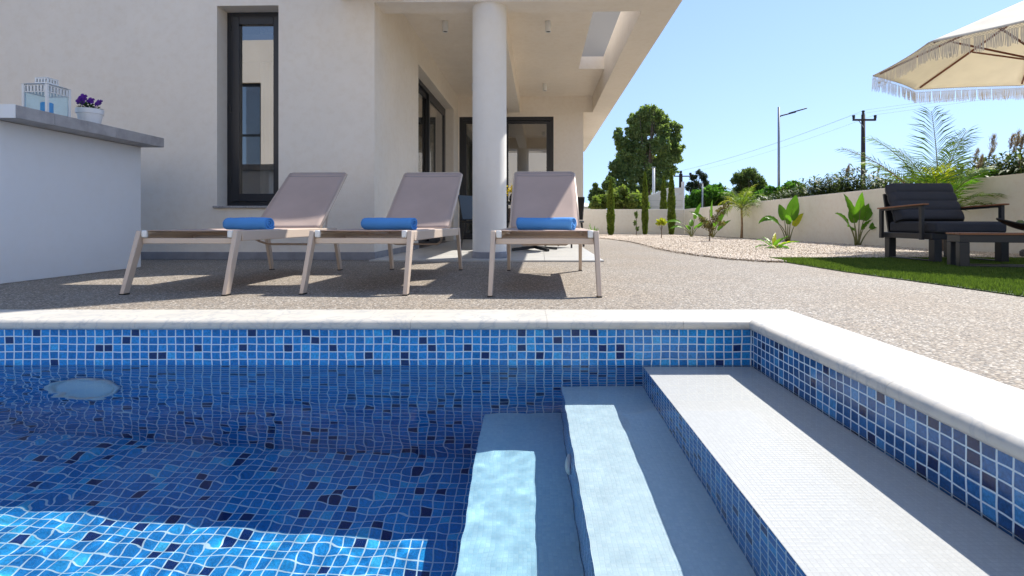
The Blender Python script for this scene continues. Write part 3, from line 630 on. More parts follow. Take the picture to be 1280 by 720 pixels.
# ------------------------------------------------------------------ sun loungers
HW = 0.28
def make_lounger():
    e = empty('sun_lounger')
    for sx in (-1, 1):
        for (fy, ty) in ((-0.75, -0.635), (0.75, 0.645)):
            wx, wy = 0.0135, 0.021; x = sx*HW; ftx = sx*0.006
            l = MB(); l.hexa([(x+ftx-wx*.85, fy-wy, 0.006), (x+ftx+wx*.85, fy-wy, 0.006), (x+ftx+wx*.85, fy+wy, 0.006), (x+ftx-wx*.85, fy+wy, 0.006)],
                             [(x-wx, ty-wy-.004, 0.345), (x+wx, ty-wy-.004, 0.345), (x+wx, ty+wy+.004, 0.345), (x-wx, ty+wy+.004, 0.345)])
            lo = l.build('leg', M['taupe'], e, bevel=0.003)
            g = MB(); g.box(x+ftx-wx, fy-wy-.001, 0, x+ftx+wx, fy+wy+.001, 0.0058); g.build('glide', M['black'], lo)
        rl = MB(); rl.box(sx*HW-0.0125, -0.609, 0.287, sx*HW+0.0125, 0.619, 0.344); rl.build('side_rail', M['taupe'], e, bevel=0.004)
        tb = MB(); tb.tube([(sx*(HW-0.031), -0.640, 0.333), (sx*(HW-0.031), 0.45, 0.333)], 0.0125, 12); tb.build('sling_tube', M['taupe'], e, smooth=True)
        ec = MB(); ec.box(sx*(HW-0.031)-0.0155, -0.662, 0.306, sx*(HW-0.031)+0.0155, -0.641, 0.347); ec.build('end_cap', M['white_plastic'], e, bevel=0.006)
    MB().box(-HW+0.014, -0.650, 0.272, HW-0.014, -0.622, 0.304).build('front_rail', M['taupe'], e, bevel=0.003)
    MB().box(-HW+0.014, 0.628, 0.292, HW-0.014, 0.656, 0.330).build('rear_rail', M['taupe'], e, bevel=0.003)
    for y in (-0.22, 0.18): MB().box(-HW+0.013, y-0.012, 0.290, HW-0.013, y+0.012, 0.308).build('cross_bar', M['taupe'], e, bevel=0.002)
    hw = HW-0.036
    MB().sheet(lambda s, t: ((s*2-1)*hw, -0.655+1.10*t, 0.3455-0.014*(1-(2*s-1)**2)*math.sin(math.pi*t)**0.5), 14, 24).build('seat_sling', M['sling'], e, smooth=True, solid=0.0035)
    # backrest: hinge (y .445, z .335) to top (y .985, z .80)
    h0 = Vector((0, 0.445, 0.338)); h1 = Vector((0, 0.985, 0.805)); d = (h1-h0).normalized(); nn = Vector((0, -d.z, d.y))
    L = (h1-h0).length; bw, tw = 0.252, 0.246
    path = [h0+Vector((-bw, 0, 0)), h0+d*(L*0.5)+Vector((-bw, 0, 0)), h0+d*(L-0.02)+Vector((-tw, 0, 0)), h0+d*L+Vector((-tw+0.02, 0, 0)), h0+d*L+Vector((tw-0.02, 0, 0)), h0+d*(L-0.02)+Vector((tw, 0, 0)), h0+d*(L*0.5)+Vector((bw, 0, 0)), h0+Vector((bw, 0, 0))]
    MB().tube(path, 0.0125, 12).build('back_frame', M['taupe'], e, smooth=True)
    def bs(s, t):
        x = (2*s-1)*(bw+(tw-bw)*t - 0.001); p = h0+d*(0.0+L*0.985*t)+nn*(0.0135-0.012*(1-(2*s-1)**2)*math.sin(math.pi*t)**0.5); return (x, p.y, p.z)
    MB().sheet(bs, 14, 20).build('back_sling', M['sling'], e, smooth=True, solid=0.0035)
    def hem(s, t):
        q = bs(s*0.94+0.03, 0.925+0.012*t); return (q[0], q[1]+nn.y*0.0026, q[2]+nn.z*0.0026)
    MB().sheet(hem, 14, 1).build('hem', M['sling_seam'], e, smooth=True, solid=0.001)
    lp = MB(); lp.tube([(-0.235, 0.30, 0.300), (-0.20, 0.42, 0.245), (-0.16, 0.46, 0.222), (0.16, 0.46, 0.222), (0.20, 0.42, 0.245), (0.235, 0.30, 0.300)], 0.008, 10)
    lp.build('support_loop', M['taupe'], e, smooth=True)
    for sx in (-1, 1):
        p = h0+d*0.26
        stt = MB(); stt.beam((sx*(bw-0.02), p.y+0.012, p.z-0.012), (sx*(bw-0.02), 0.60, 0.325), 0.006, 0.022); stt.build('strut', M['taupe'], e, bevel=0.001)
        rk = MB(); rk.box(sx*(bw+0.004)-0.003, 0.50, 0.318, sx*(bw+0.004)+0.003, 0.66, 0.345); rk.build('ratchet', M['galv'], e)
    return e
proto = make_lounger()
LG = 'sun loungers lined up beside the pool'
spots = [(-1.85, 3.665, -3.6, 'taupe mesh sun lounger nearest the white bar counter, in front of the tall window'),
         (-0.88, 3.675, -4.3, 'middle taupe mesh sun lounger, left of the round white column'),
         (0.115, 3.595, -1.8, 'rightmost taupe mesh sun lounger, in front of the rear glass door')]
for i, (x, y, a, lb) in enumerate(spots):
    o = proto if i == 0 else copy_tree(proto); o.location = (x, y, 0.0); o.rotation_euler.z = R(a)
    tag(o, lb, 'sun lounger', LG)
# rolled towels
def towel(seed, length=0.40):
    rr = random.Random(seed); mb = MB(); turns = 2.6; n = 84; th = 0.0088
    r0, r1 = 0.0085, 0.0415; pts_o, pts_i = [], []
    for i in range(n+1):
        t = i/n; a = 2.01 + turns*2*math.pi*t; r = r0+(r1-r0)*t; wv = 1+0.03*math.sin(a*2.3+seed)
        cx, cz = math.cos(a), math.sin(a)
        tt = th*(1 if i < n-3 else (n-i)/3*0.8+0.2)
        pts_o.append(((r+tt/2)*wv*cx*1.08, (r+tt/2)*wv*cz)); pts_i.append(((r-tt/2)*wv*cx*1.08, (r-tt/2)*wv*cz))
    m_ = 18
    for j in range(m_+1):
        x = -length/2+length*j/m_
        for k, P_ in enumerate((pts_o, pts_i)):
            for i, (a_, b_) in enumerate(P_):
                off = 0.004*math.sin(i*0.16+seed) if j in (0, m_) else 0
                s_ = 1+0.035*math.sin(x*17+seed)+0.014*math.sin(x*60+i*.3)+rr.uniform(-.014, .014)
                e_ = 0.97 if j in (0, m_) else 1.0
                mb.v.append((x+off*(1 if j else -1), a_*s_*e_, max(b_*s_*e_, -0.0415)))
    Wd = 2*(n+1)
    for j in range(m_):
        for i in range(n):
            a = j*Wd+i; b = a+Wd
            mb.f.append((a, a+1, b+1, b)); a2 = a+n+1; b2 = a2+Wd; mb.f.append((a2, b2, b2+1, a2+1))
    for j, fl_ in ((0, 0), (m_, 1)):
        for i in range(n):
            a = j*Wd+i; q = (a, a+n+1, a+n+2, a+1); mb.f.append(q if not fl_ else q[::-1])
    return mb
for i, ((x, y, a, lb), (tx, ty, ta)) in enumerate(zip(spots, ((-1.80, 3.50, -24), (-0.885, 3.48, -24), (0.118, 3.46, -26)))):
    o = towel(i*2.1+1, 0.385).build('rolled_towel', M['towel'], None, smooth=True); o.location = (tx, ty, 0.3475+0.0355); o.rotation_euler = (0, 0, R(ta))
    tag(o, 'rolled blue towel on '+['the lounger nearest the white bar counter', 'the middle lounger, left of the round column', 'the rightmost lounger, right of the round column'][i], 'towel', 'rolled blue towels on the loungers')

# ------------------------------------------------------------------ patio table behind the loungers
pt_ = empty('patio_table', (0.10, 7.05, 0.016), 0, 'dark round patio table behind the rightmost sun lounger', 'table')
MB().lathe([(0, 0.60), (0.44, 0.60), (0.45, 0.605), (0.45, 0.622), (0.44, 0.627), (0, 0.627)], 40).build('table_top', M['black'], pt_)
MB().lathe([(0.028, 0.05), (0.028, 0.60)], 16).build('stem', M['black'], pt_, smooth=True)
for k in range(4):
    a = k*math.pi/2+0.5; MB().beam((0, 0, 0.045), (0.33*math.cos(a), 0.33*math.sin(a), 0.018), 0.045, 0.035).build('leg', M['black'], pt_, bevel=0.003)
vs = empty('flower_vase', (-0.19, 7.0, 0.644), 0, 'dark vase of yellow flowers on the patio table', 'vase')
MB().lathe([(0, 0), (0.035, 0), (0.045, 0.05), (0.028, 0.09), (0.032, 0.10), (0.0, 0.095)], 20).build('vase', M['black'], vs, smooth=True)
fl_ = []
for k in range(160):
    c = np.array([rng.normal(0, .05), rng.normal(0, .05), 0.15+rng.normal(0, .03)]); d = rng.normal(0, 1, 3); d /= np.linalg.norm(d); t = np.cross(d, rng.normal(0, 1, 3)); t /= np.linalg.norm(t)
    fl_.append([c, c+d*.014+t*.009, c+d*.028, c+d*.014-t*.009])
quad_cloud('flowers', np.array(fl_), M['yellow'], vs)
def patio_chair(x, y, rz, lb):
    e = empty('patio_chair', (x, y, 0.016), rz, lb, 'chair', 'dark patio chairs round the table')
    MB().box(-0.22, -0.21, 0.355, 0.22, 0.21, 0.385).build('seat', M['black'], e, bevel=0.008)
    b = MB(); b.beam((0, 0.20, 0.40), (0, 0.27, 0.74), 0.40, 0.018, (0, 1, 0)); b.build('backrest', M['black'], e, bevel=0.004)
    for sx in (-1, 1):
        for sy in (-1, 1): MB().beam((sx*0.19, sy*0.18, 0.354), (sx*0.21, sy*0.21, 0), 0.022, 0.022).build('leg', M['black'], e)
patio_chair(-0.62, 7.5, R(60), 'dark patio chair to the left of the table, behind the round column')
patio_chair(0.55, 7.95, R(-30), 'dark patio chair at the back of the table, by the rear glass door')
dr = MB().lathe([(0, 0), (0.024, 0), (0.024, 0.008), (0.018, 0.012), (0, 0.012)], 24); 
for i, p in enumerate(dr.v): dr.v[i] = (p[0], -p[2], p[1]*1.3)
dro = dr.build('garden_tap_cover', M['black'], None, loc=(-0.405, 5.533, 0.044)); tag(dro, 'small black round cover at the foot of the white column', 'cover')

# ------------------------------------------------------------------ lounge armchair, low table, bowl
ac = empty('lounge_armchair', (4.06, 5.33, 0.022), 0, 'charcoal outdoor armchair with teak armrests and quilted cushions on turf', 'armchair')
XL, XR_, YF, YB = -0.33, 0.33, -0.34, 0.33
for x in (-0.285, 0.33):
    for y in (YF+0.02, YB-0.03):
        MB().box(x-0.036, y-0.036, 0.0, x+0.036, y+0.036, 0.205).build('leg', M['char_metal'], ac, bevel=0.003)
    MB().box(x-0.03, YF+0.0561, 0.0, x+0.03, YB-0.0661, 0.012).build('skid', M['char_metal'], ac, bevel=0.002)
MB().box(-0.33, YF, 0.2051, 0.375, YB+0.02, 0.262).build('seat_frame', M['char_metal'], ac, bevel=0.004)
def cushion(x0, y0, z0, x1, y1, z1, seams=(), axis=2, nx=24, nz=20, puff=0.02):
    b = MB().box(x0, y0, z0, x1, y1, z1); return b
sc1 = MB().box(-0.30, YF-0.03, 0.2625, 0.345, YB-0.03, 0.372).build('seat_cushion', M['char_fabric'], ac, bevel=0.028, seg=4)
# quilted back cushion in 4 rolls
bcm = MB(); q0 = Vector((0, 0.16, 0.375)); q1 = Vector((0, 0.335, 0.745)); dd = (q1-q0).normalized(); nq = Vector((0, -dd.z, dd.y)); LL = (q1-q0).length
prof = []
NS = 44
for i in range(NS+1):
    t = i/NS; roll = abs(math.sin(math.pi*t*4))**0.45; th = 0.052+0.020*roll; prof.append((t, th))
def backface(s, t, side):
    i = min(NS, int(round(t*NS))); th = prof[i][1]; edge = min(1, (1-abs(2*s-1))*9)**0.5
    hw_ = 0.345-0.010*t
    p = q0+dd*(LL*t)+nq*side*(th*edge+0.002); return (0.02+(2*s-1)*hw_, p.y, p.z)
bcm.sheet(lambda s, t: backface(s, t, 1), 28, NS); bcm.sheet(lambda s, t: backface(1-s, t, -1), 28, NS)
bcm.add([backface(0,1,1), backface(1,1,1), backface(1,1,-1), backface(0,1,-1)], [(0,1,2,3)])
n_ = len(bcm.v)
topf = [tuple(backface(s/28, 1, 1)) for s in range(29)]+[tuple(backface(s/28, 1, -1)) for s in range(29)]
bcm.add(topf, [(i, i+1, 30+i, 29+i) for i in range(28)])
botf = [tuple(backface(s/28, 0, 1)) for s in range(29)]+[tuple(backface(s/28, 0, -1)) for s in range(29)]
bcm.add(botf, [(i, 29+i, 30+i, i+1) for i in range(28)])
bco = bcm.build('back_cushion', M['char_fabric'], ac, smooth=True)
MB().beam((0.02, 0.32, 0.24), (0.02, 0.405, 0.66), 0.62, 0.02, (0, 1, 0)).build('back_frame', M['char_metal'], ac)
for sx, x in ((-1, -0.357), (1, 0.392)):
    ar = MB(); ar.box(x-0.014, YF+0.075, 0.20, x+0.014, YF+0.115, 0.524); ar.box(x-0.014, YB-0.02, 0.20, x+0.014, YB+0.02, 0.50)
    ar.add([(x-.014, YF+.116, .505), (x+.014, YF+.116, .505), (x+.014, YB-.021, .482), (x-.014, YB-.021, .482), (x-.014, YF+.116, .524), (x+.014, YF+.116, .524), (x+.014, YB-.021, .50), (x-.014, YB-.021, .50)],
           [(0,3,2,1),(4,5,6,7),(0,1,5,4),(1,2,6,5),(2,3,7,6),(3,0,4,7)])
    ar.build('arm_frame', M['char_metal'], ac, bevel=0.002)
    am = MB(); am.hexa([(x-.03, YF+.04, .5255), (x+.03, YF+.04, .5255), (x+.03, YB+.03, .501), (x-.03, YB+.03, .501)], [(x-.03, YF+.04, .540), (x+.03, YF+.04, .540), (x+.03, YB+.03, .515), (x-.03, YB+.03, .515)])
    am.build('armrest', M['teak'], ac, bevel=0.004)

lt = empty('coffee_table', (4.175, 4.44, 0.022), R(-15), 'low charcoal coffee table with teak top in front of the armchair', 'table')
for x in (-0.555, 0.555):
    for y in (-0.09, 0.06): MB().box(x-0.036, y-0.034, 0, x+0.036, y+0.034, 0.20).build('leg', M['char_metal'], lt, bevel=0.003)
MB().box(-0.518, -0.115, 0, 0.518, -0.07, 0.012).build('skid', M['char_metal'], lt); MB().box(-0.518, 0.045, 0, 0.518, 0.085, 0.012).build('skid', M['char_metal'], lt)
MB().box(-0.59, -0.125, 0.2005, 0.59, 0.095, 0.262).build('frame', M['char_metal'], lt, bevel=0.003)
tt_ = MB()
for i in range(3): tt_.box(-0.597, -0.133+i*0.0787, 0.2625, 0.597, -0.133+(i+1)*0.0787-0.004, 0.279)
tt_.build('table_top', M['teak_x'], lt, bevel=0.002)
bw_ = empty('fruit_bowl', (4.18, 4.425, 0.302), R(-12), 'dark boat shaped bowl with pointed ends on the coffee table', 'bowl')
def bowl(s, t, off=0):
    x = (2*s-1); hl = 0.30; yy = (2*t-1)*0.11*(1-x*x)**0.6; z = 0.012+0.108*abs(x)**2.2+0.05*((2*t-1)**2)*(1-x*x)
    return (x*hl, yy, z+off)
MB().sheet(lambda s, t: bowl(s, t), 30, 12).build('bowl', M['black'], bw_, smooth=True, solid=0.009)
for k, (x, y, r) in enumerate(((-0.13, 0, 0.030), (-0.07, 0.02, 0.033), (0.0, -0.01, 0.034), (0.07, 0.015, 0.032), (0.14, 0, 0.028))):
    f = MB().lathe([(0, -r), (r*.6, -r*.85), (r, -r*.1), (r*.95, r*.35), (r*.5, r*.85), (r*.12, r*.78), (0, r*.7)], 18)
    o = f.build('apple', mat('green_apple_skin', (0.12, 0.16, 0.03), 0.35, var=0.3, vscale=30) if k == 0 else bpy.data.materials['green_apple_skin'], None, smooth=True)
    o.location = Vector((4.18, 4.425, 0.302))+Euler((0, 0, R(-12))).to_matrix() @ Vector((x, y, 0.03+r+0.02*abs(x)/.14)); tag(o, 'dull green apple in the dark bowl, '+['leftmost of five', 'second from the left of five', 'middle one of five', 'second from the right of five', 'rightmost of five'][k], 'apple', 'apples in the bowl')

# ------------------------------------------------------------------ parasol
DZ = 1.75; RZ = EYE+DZ; PC = Vector((3.143*DZ, 3.23*DZ, 0)); RAD = 0.914*DZ; APZ = RZ+0.393*DZ
um = empty('parasol', (PC.x, PC.y, 0.022), 0, 'ivory canvas parasol with long fringe and dark wooden ribs', 'parasol')
o3 = Vector((0, 0, -0.022))
vang = [R(147+45*k) for k in range(8)]
rim = [Vector((RAD*math.cos(a), RAD*math.sin(a), RZ))+o3 for a in vang]; apex = Vector((0, 0, APZ))+o3
cn = MB()
for k in range(8):
    a, b = rim[k], rim[(k+1) % 8]; mid = (a+b)/2
    def pf(s, t, a=a, b=b):
        e = a+(b-a)*s; p = apex+(e-apex)*t; sag = 0.028*math.sin(math.pi*min(1, t))*(1-(2*s-1)**2)*1.0
        inn = 0.035*(1-(2*s-1)**2)*t**3; cdir = Vector((-(a+b).x, -(a+b).y, 0)).normalized()
        return p-Vector((0, 0, sag))+cdir*inn
    cn.sheet(pf, 10, 14)
cn.build('canopy', M['canopy'], um, smooth=True, solid=0.003)
hub = MB().lathe([(0, APZ-0.16), (0.05, APZ-0.16), (0.05, APZ-0.09), (0.024, APZ-0.085), (0, APZ-0.08)], 16); hub.build('hub', M['rib'], um)
for k in range(8):
    a = rim[k]; s_ = apex+Vector((0, 0, -0.06)); e_ = a+(apex-a)*0.045+Vector((0, 0, -0.024))
    MB().beam(s_+(a-s_)*0.02, e_, 0.016, 0.020).build('rib', M['rib'], um, bevel=0.002)
    md_ = s_+(e_-s_)*0.55+Vector((0, 0, -0.02)); MB().beam((0.02*math.cos(vang[k]), 0.02*math.sin(vang[k]), RZ-0.12), md_, 0.014, 0.018).build('strut', M['rib'], um)
MB().lathe([(0.023, 0.05), (0.023, APZ-0.08)], 20).build('pole', M['rib'], um, smooth=True)
MB().lathe([(0.0, 0), (0.27, 0), (0.27, 0.05), (0.25, 0.07), (0.04, 0.075), (0.04, 0.2), (0.026, 0.2), (0.026, 0.07), (0, 0.07)], 36).build('base', M['char_metal'], um)
for k in range(8):
    a, b = rim[k], rim[(k+1) % 8]; cdir = Vector((-(a+b).x, -(a+b).y, 0)).normalized(); ed = (b-a); Ln = ed.length; ed.normalize()
    Q = []
    def top(s): return a+(b-a)*s+cdir*0.035*(1-(2*s-1)**2)+Vector((0, 0, -0.001))
    nk = 46
    for i in range(nk):                                  # net of diagonal cords
        for j in range(2):
            s0, s1 = i/nk, (i+1)/nk
            for (p, q) in ((s0, s1), (s1, s0)):
                A = top(p)+Vector((0, 0, -0.024*j)); B = top(q)+Vector((0, 0, -0.024*(j+1))); wd = ed*0.0022
                Q.append([A-wd, A+wd, B+wd, B-wd])
    t_ = 0.0
    while t_ < 1:                                        # tassels: bundles of strands
        ns = random.randint(5, 9); dr_ = random.uniform(-.012, .012); dn = random.uniform(-.006, .010)
        for i in range(ns):
            if t_ > 1: break
            A = top(min(1, t_))+Vector((0, 0, -0.036)); L2 = 0.148*random.uniform(0.85, 1.06)
            B = A+ed*(dr_*0.4+random.uniform(-.002, .002))+cdir*-dn*.5+Vector((0, 0, -L2*.5)); C = A+ed*(dr_+random.uniform(-.003, .003))-cdir*dn+Vector((0, 0, -L2)); wd = ed*0.0042
            Q.append([A-wd*.8, A+wd*.8, B+wd, B-wd]); Q.append([B-wd, B+wd, C+wd*.7, C-wd*.7])
            t_ += 0.0115/Ln
        t_ += random.choice((0.0, 0.005, 0.012, 0.022))/Ln
    hem = [[top(i/10), top((i+1)/10), top((i+1)/10)+Vector((0, 0, -0.007)), top(i/10)+Vector((0, 0, -0.007))] for i in range(10)]
    quad_cloud('fringe', np.array([[list(p) for p in q] for q in Q+hem]), M['fringe'], um)

# ------------------------------------------------------------------ boundary walls and what stands beyond
def wall_seg(name, a, b, za, zb, th, label, cap=True):
    a, b = Vector((*a, 0)), Vector((*b, 0)); d = (b-a).normalized(); nrm = Vector((-d.y, d.x, 0))*th
    mb = MB(); up_ = Vector((0, 0, 1)); lo = Vector((0, 0, -0.1))
    mb.hexa([a+lo, b+lo, b+nrm+lo, a+nrm+lo], [a+up_*za, b+up_*zb, b+nrm+up_*zb, a+nrm+up_*za])
    o = mb.build(name, M['boundary'], None, bevel=0.006); tag(o, label, 'wall'); return o
wall_seg('boundary_wall', (4.44, 15.30), (-0.6, 15.30), 0.725, 0.725, -0.2, 'low cream garden wall at the far end behind the cypresses')
wall_seg('boundary_wall', (6.17, 2.2), (4.44, 15.299), 1.035, 0.725, -0.2, 'long cream garden wall running beside the gravel bed')

def lobes_to(pts, Yd):     # outline read off as (x, y, r) in picture units, given the distance Yd: real positions and sizes
    k = Yd/677.0
    return [((x-659)*k, EYE+(276-y)*k, r*k) for x, y, r in pts]
def foliage_pts(L, n, size, asp=0.45, flat=0.0, shell=0.5, droop=0.0, seed=0):
    g = np.random.default_rng(seed); Ls = np.array(L, float); w_ = (Ls[:, 3]*Ls[:, 5])**1.0; w_ /= w_.sum()
    i = g.choice(len(Ls), n, p=w_); d = g.normal(0, 1, (n, 3)); d /= np.linalg.norm(d, axis=1)[:, None]
    r = shell+(1-shell)*g.uniform(0, 1, n)**0.6; r *= 1+g.normal(0, 0.07, n)
    c = Ls[i, :3]+d*r[:, None]*Ls[i, 3:6]
    a = g.normal(0, 1, (n, 3))*0.8+d*0.6; a[:, 2] -= droop; a /= np.linalg.norm(a, axis=1)[:, None]
    b = np.cross(a, g.normal(0, 1, (n, 3))+np.array([0, 0, flat])); b /= np.linalg.norm(b, axis=1)[:, None]
    s_ = size*g.uniform(0.6, 1.3, n)[:, None]
    return np.stack([c-a*s_*.5, c+b*s_*asp*.5, c+a*s_*.5, c-b*s_*asp*.5], 1)
GREEN = dict(euc=leafmat('eucalyptus_leaves', (0.08, 0.13, 0.055), (0.34, 0.40, 0.18), 0.5, 0.5, 0.5),
             loq=leafmat('loquat_leaves', (0.06, 0.11, 0.03), (0.26, 0.30, 0.09), 0.45, 0.4, 2),
             dark=leafmat('dark_conifer_needles', (0.022, 0.038, 0.022), (0.07, 0.10, 0.05), 0.3, 0.6, 1),
             bright=leafmat('bright_shrub_leaves', (0.035, 0.10, 0.018), (0.12, 0.25, 0.045), 0.45, 0.5, 1),
             olive=leafmat('olive_leaves', (0.045, 0.08, 0.03), (0.16, 0.21, 0.08), 0.45, 0.5, 1),
             reed=leafmat('reed_blades', (0.035, 0.060, 0.02), (0.13, 0.16, 0.06), 0.25, 0.5, 1),
             plume=leafmat('reed_plumes', (0.16, 0.10, 0.075), (0.36, 0.27, 0.20), 0.3, 0.8, 5),
             cyp=leafmat('cypress_scales', (0.045, 0.085, 0.012), (0.16, 0.21, 0.035), 0.25, 0.6, 6),
             palm=leafmat('palm_leaflets', (0.05, 0.10, 0.02), (0.20, 0.28, 0.05), 0.4, 0.4, 6),
             banana=leafmat('broad_glossy_leaf', (0.035, 0.11, 0.015), (0.13, 0.26, 0.03), 0.45, 0.35, 4),
             yell=leafmat('yellow_green_leaf', (0.20, 0.25, 0.02), (0.50, 0.48, 0.04), 0.45, 0.35, 6),
             stem=mat('green_stalk', (0.16, 0.17, 0.06), 0.5, var=0.3, vscale=20),
             dry=mat('dry_palm_stalk', (0.25, 0.15, 0.08), 0.8, var=0.3, vscale=20),
             bronze=leafmat('bronze_shrub_leaves', (0.07, 0.06, 0.025), (0.20, 0.17, 0.07), 0.3, 0.5, 8))
def tree(name, Yd, pts, n, size, m, label, trunk, depth=1.0, cat='tree', group=None, asp=0.45, sub=0, droop=0.0, seed=0, shell=0.5, trunk_mat=None):
    g = random.Random(seed); L = lobes_to(pts, Yd)
    tx = L[trunk[0]][0] if isinstance(trunk[0], int) else trunk[0]; rt = trunk[1]
    e = empty(name, (tx, Yd, -0.05), 0, label, cat, group)
    lobes = []
    for (x, z, r) in L:
        dy = g.uniform(-1, 1)*r*depth; lobes.append((x-tx, dy, z+0.05, r, r*depth*0.9, r*0.95))
        for _ in range(sub):
            a, b = g.uniform(0, 6.28), g.uniform(-1, 1); q = r*g.uniform(0.8, 1.12)
            lobes.append((x-tx+q*math.cos(a)*0.95, dy+q*b, z+0.05+q*math.sin(a)*0.95, r*g.uniform(.16, .36), r*g.uniform(.2, .4), r*g.uniform(.16, .36)))
    quad_cloud('crown', foliage_pts(lobes, n, size, asp, shell=shell, droop=droop, seed=seed+1), m, e)
    tk = MB(); topz = max(l[2] for l in lobes)
    main = [(0, 0, 0), (0.02*topz, 0, topz*.25), (-0.01*topz, 0.01*topz, topz*.5), (0, 0, topz*.75)]
    tk.tube(main, [rt, rt*.7, rt*.35, rt*.1], 10)
    for l in lobes[:14]:
        zz = min(l[2]*0.75, topz*.6); tk.tube([(0, 0, zz*.6), ((l[0])*.55, l[1]*.5, (zz*.6+l[2])/2), (l[0], l[1], l[2])], [rt*.3, rt*.15, rt*.05], 6)
    tk.build('trunk', trunk_mat or M['bark'], e, smooth=True)
    return e
# the big tree
tree('eucalyptus_tree', 44, [(808,142,11),(822,144,8),(796,150,10),(832,152,9),(815,158,12),(800,165,11),(828,166,9),(843,160,8),(845,172,8),(774,166,6),(776,178,8),(771,172,5),
     (786,182,12),(803,182,12),(822,184,12),(840,184,9),(849,186,6),(782,196,12),(797,200,13),(814,202,12),(831,200,12),(845,197,8),(768,208,8),(776,214,11),(792,218,13),(810,220,12),(828,216,10),(840,212,7),
     (766,222,7),(774,234,10),(790,238,11),(806,238,11),(824,232,9),(762,236,6),(789,165,7)],
     44000, 0.27, GREEN['euc'], 'very large bushy grey green tree rising beyond the far wall', (9.7, 0.26), 0.8, sub=7, asp=0.4, droop=0.3, seed=3, shell=0.3)
tree('shrub', 30, [(746,240,6),(741,247,5),(752,244,7),(758,232,6),(763,226,5),(744,232,3)], 5000, 0.20, GREEN['olive'], 'dark shrub beside the house corner, left of the large tree', (4.1, 0.06), 1.0, 'shrub', sub=3, seed=5)
tree('loquat_bush', 19, [(752,252,9),(765,248,10),(778,244,9),(790,252,10),(800,248,7),(744,256,7),(770,258,10),(786,260,9),(803,258,7),(779,237,5)], 4200, 0.20, GREEN['loq'],
     'broad leaved light green bush just beyond the far wall', (3.1, 0.06), 1.0, 'shrub', asp=0.5, sub=3, seed=6, shell=0.4)
tree('pine_tree', 48, [(873,216,4),(868,222,5),(879,221,5),(864,231,5),(872,231,6),(882,230,5),(868,240,7),(878,241,7),(860,236,3),(887,236,3)], 5000, 0.24, GREEN['dark'], 'small dark pine beyond the wall, left of the lamp posts', (15.2, 0.15), 1.0, sub=2, asp=0.25, seed=8, shell=0.2)
tree('shrub', 30, [(862,252,8),(872,247,10),(884,244,11),(896,243,11),(906,250,11),(866,260,9),(880,259,11),(894,260,11),(889,237,6),(901,236,6),(915,256,10),(922,262,10),(908,262,9)], 12000, 0.20, GREEN['bright'],
     'rounded bright green shrubs beyond the wall under the pine', (9.8, 0.08), 1.0, 'shrub', sub=4, seed=9)
tree('olive_tree', 26, [(926,222,8),(938,218,9),(948,226,8),(932,230,9),(944,235,8),(918,226,5),(955,232,6),(925,240,8),(940,246,9),(955,244,8),(915,250,8)], 9000, 0.20, GREEN['olive'],
     'dark green feathery tree beyond the wall behind the slim palm', (10.7, 0.1), 1.0, sub=3, asp=0.22, seed=10, shell=0.3)
tree('shrub', 24, [(962,240,8),(972,242,9),(982,238,9),(992,234,8),(950,247,9),(966,252,9),(984,250,10),(938,254,9),(1000,236,8)], 8000, 0.16, GREEN['bright'], 'green shrub beyond the wall at the foot of the street lamp', (11.2, 0.05), 1.0, 'shrub', sub=4, seed=11)

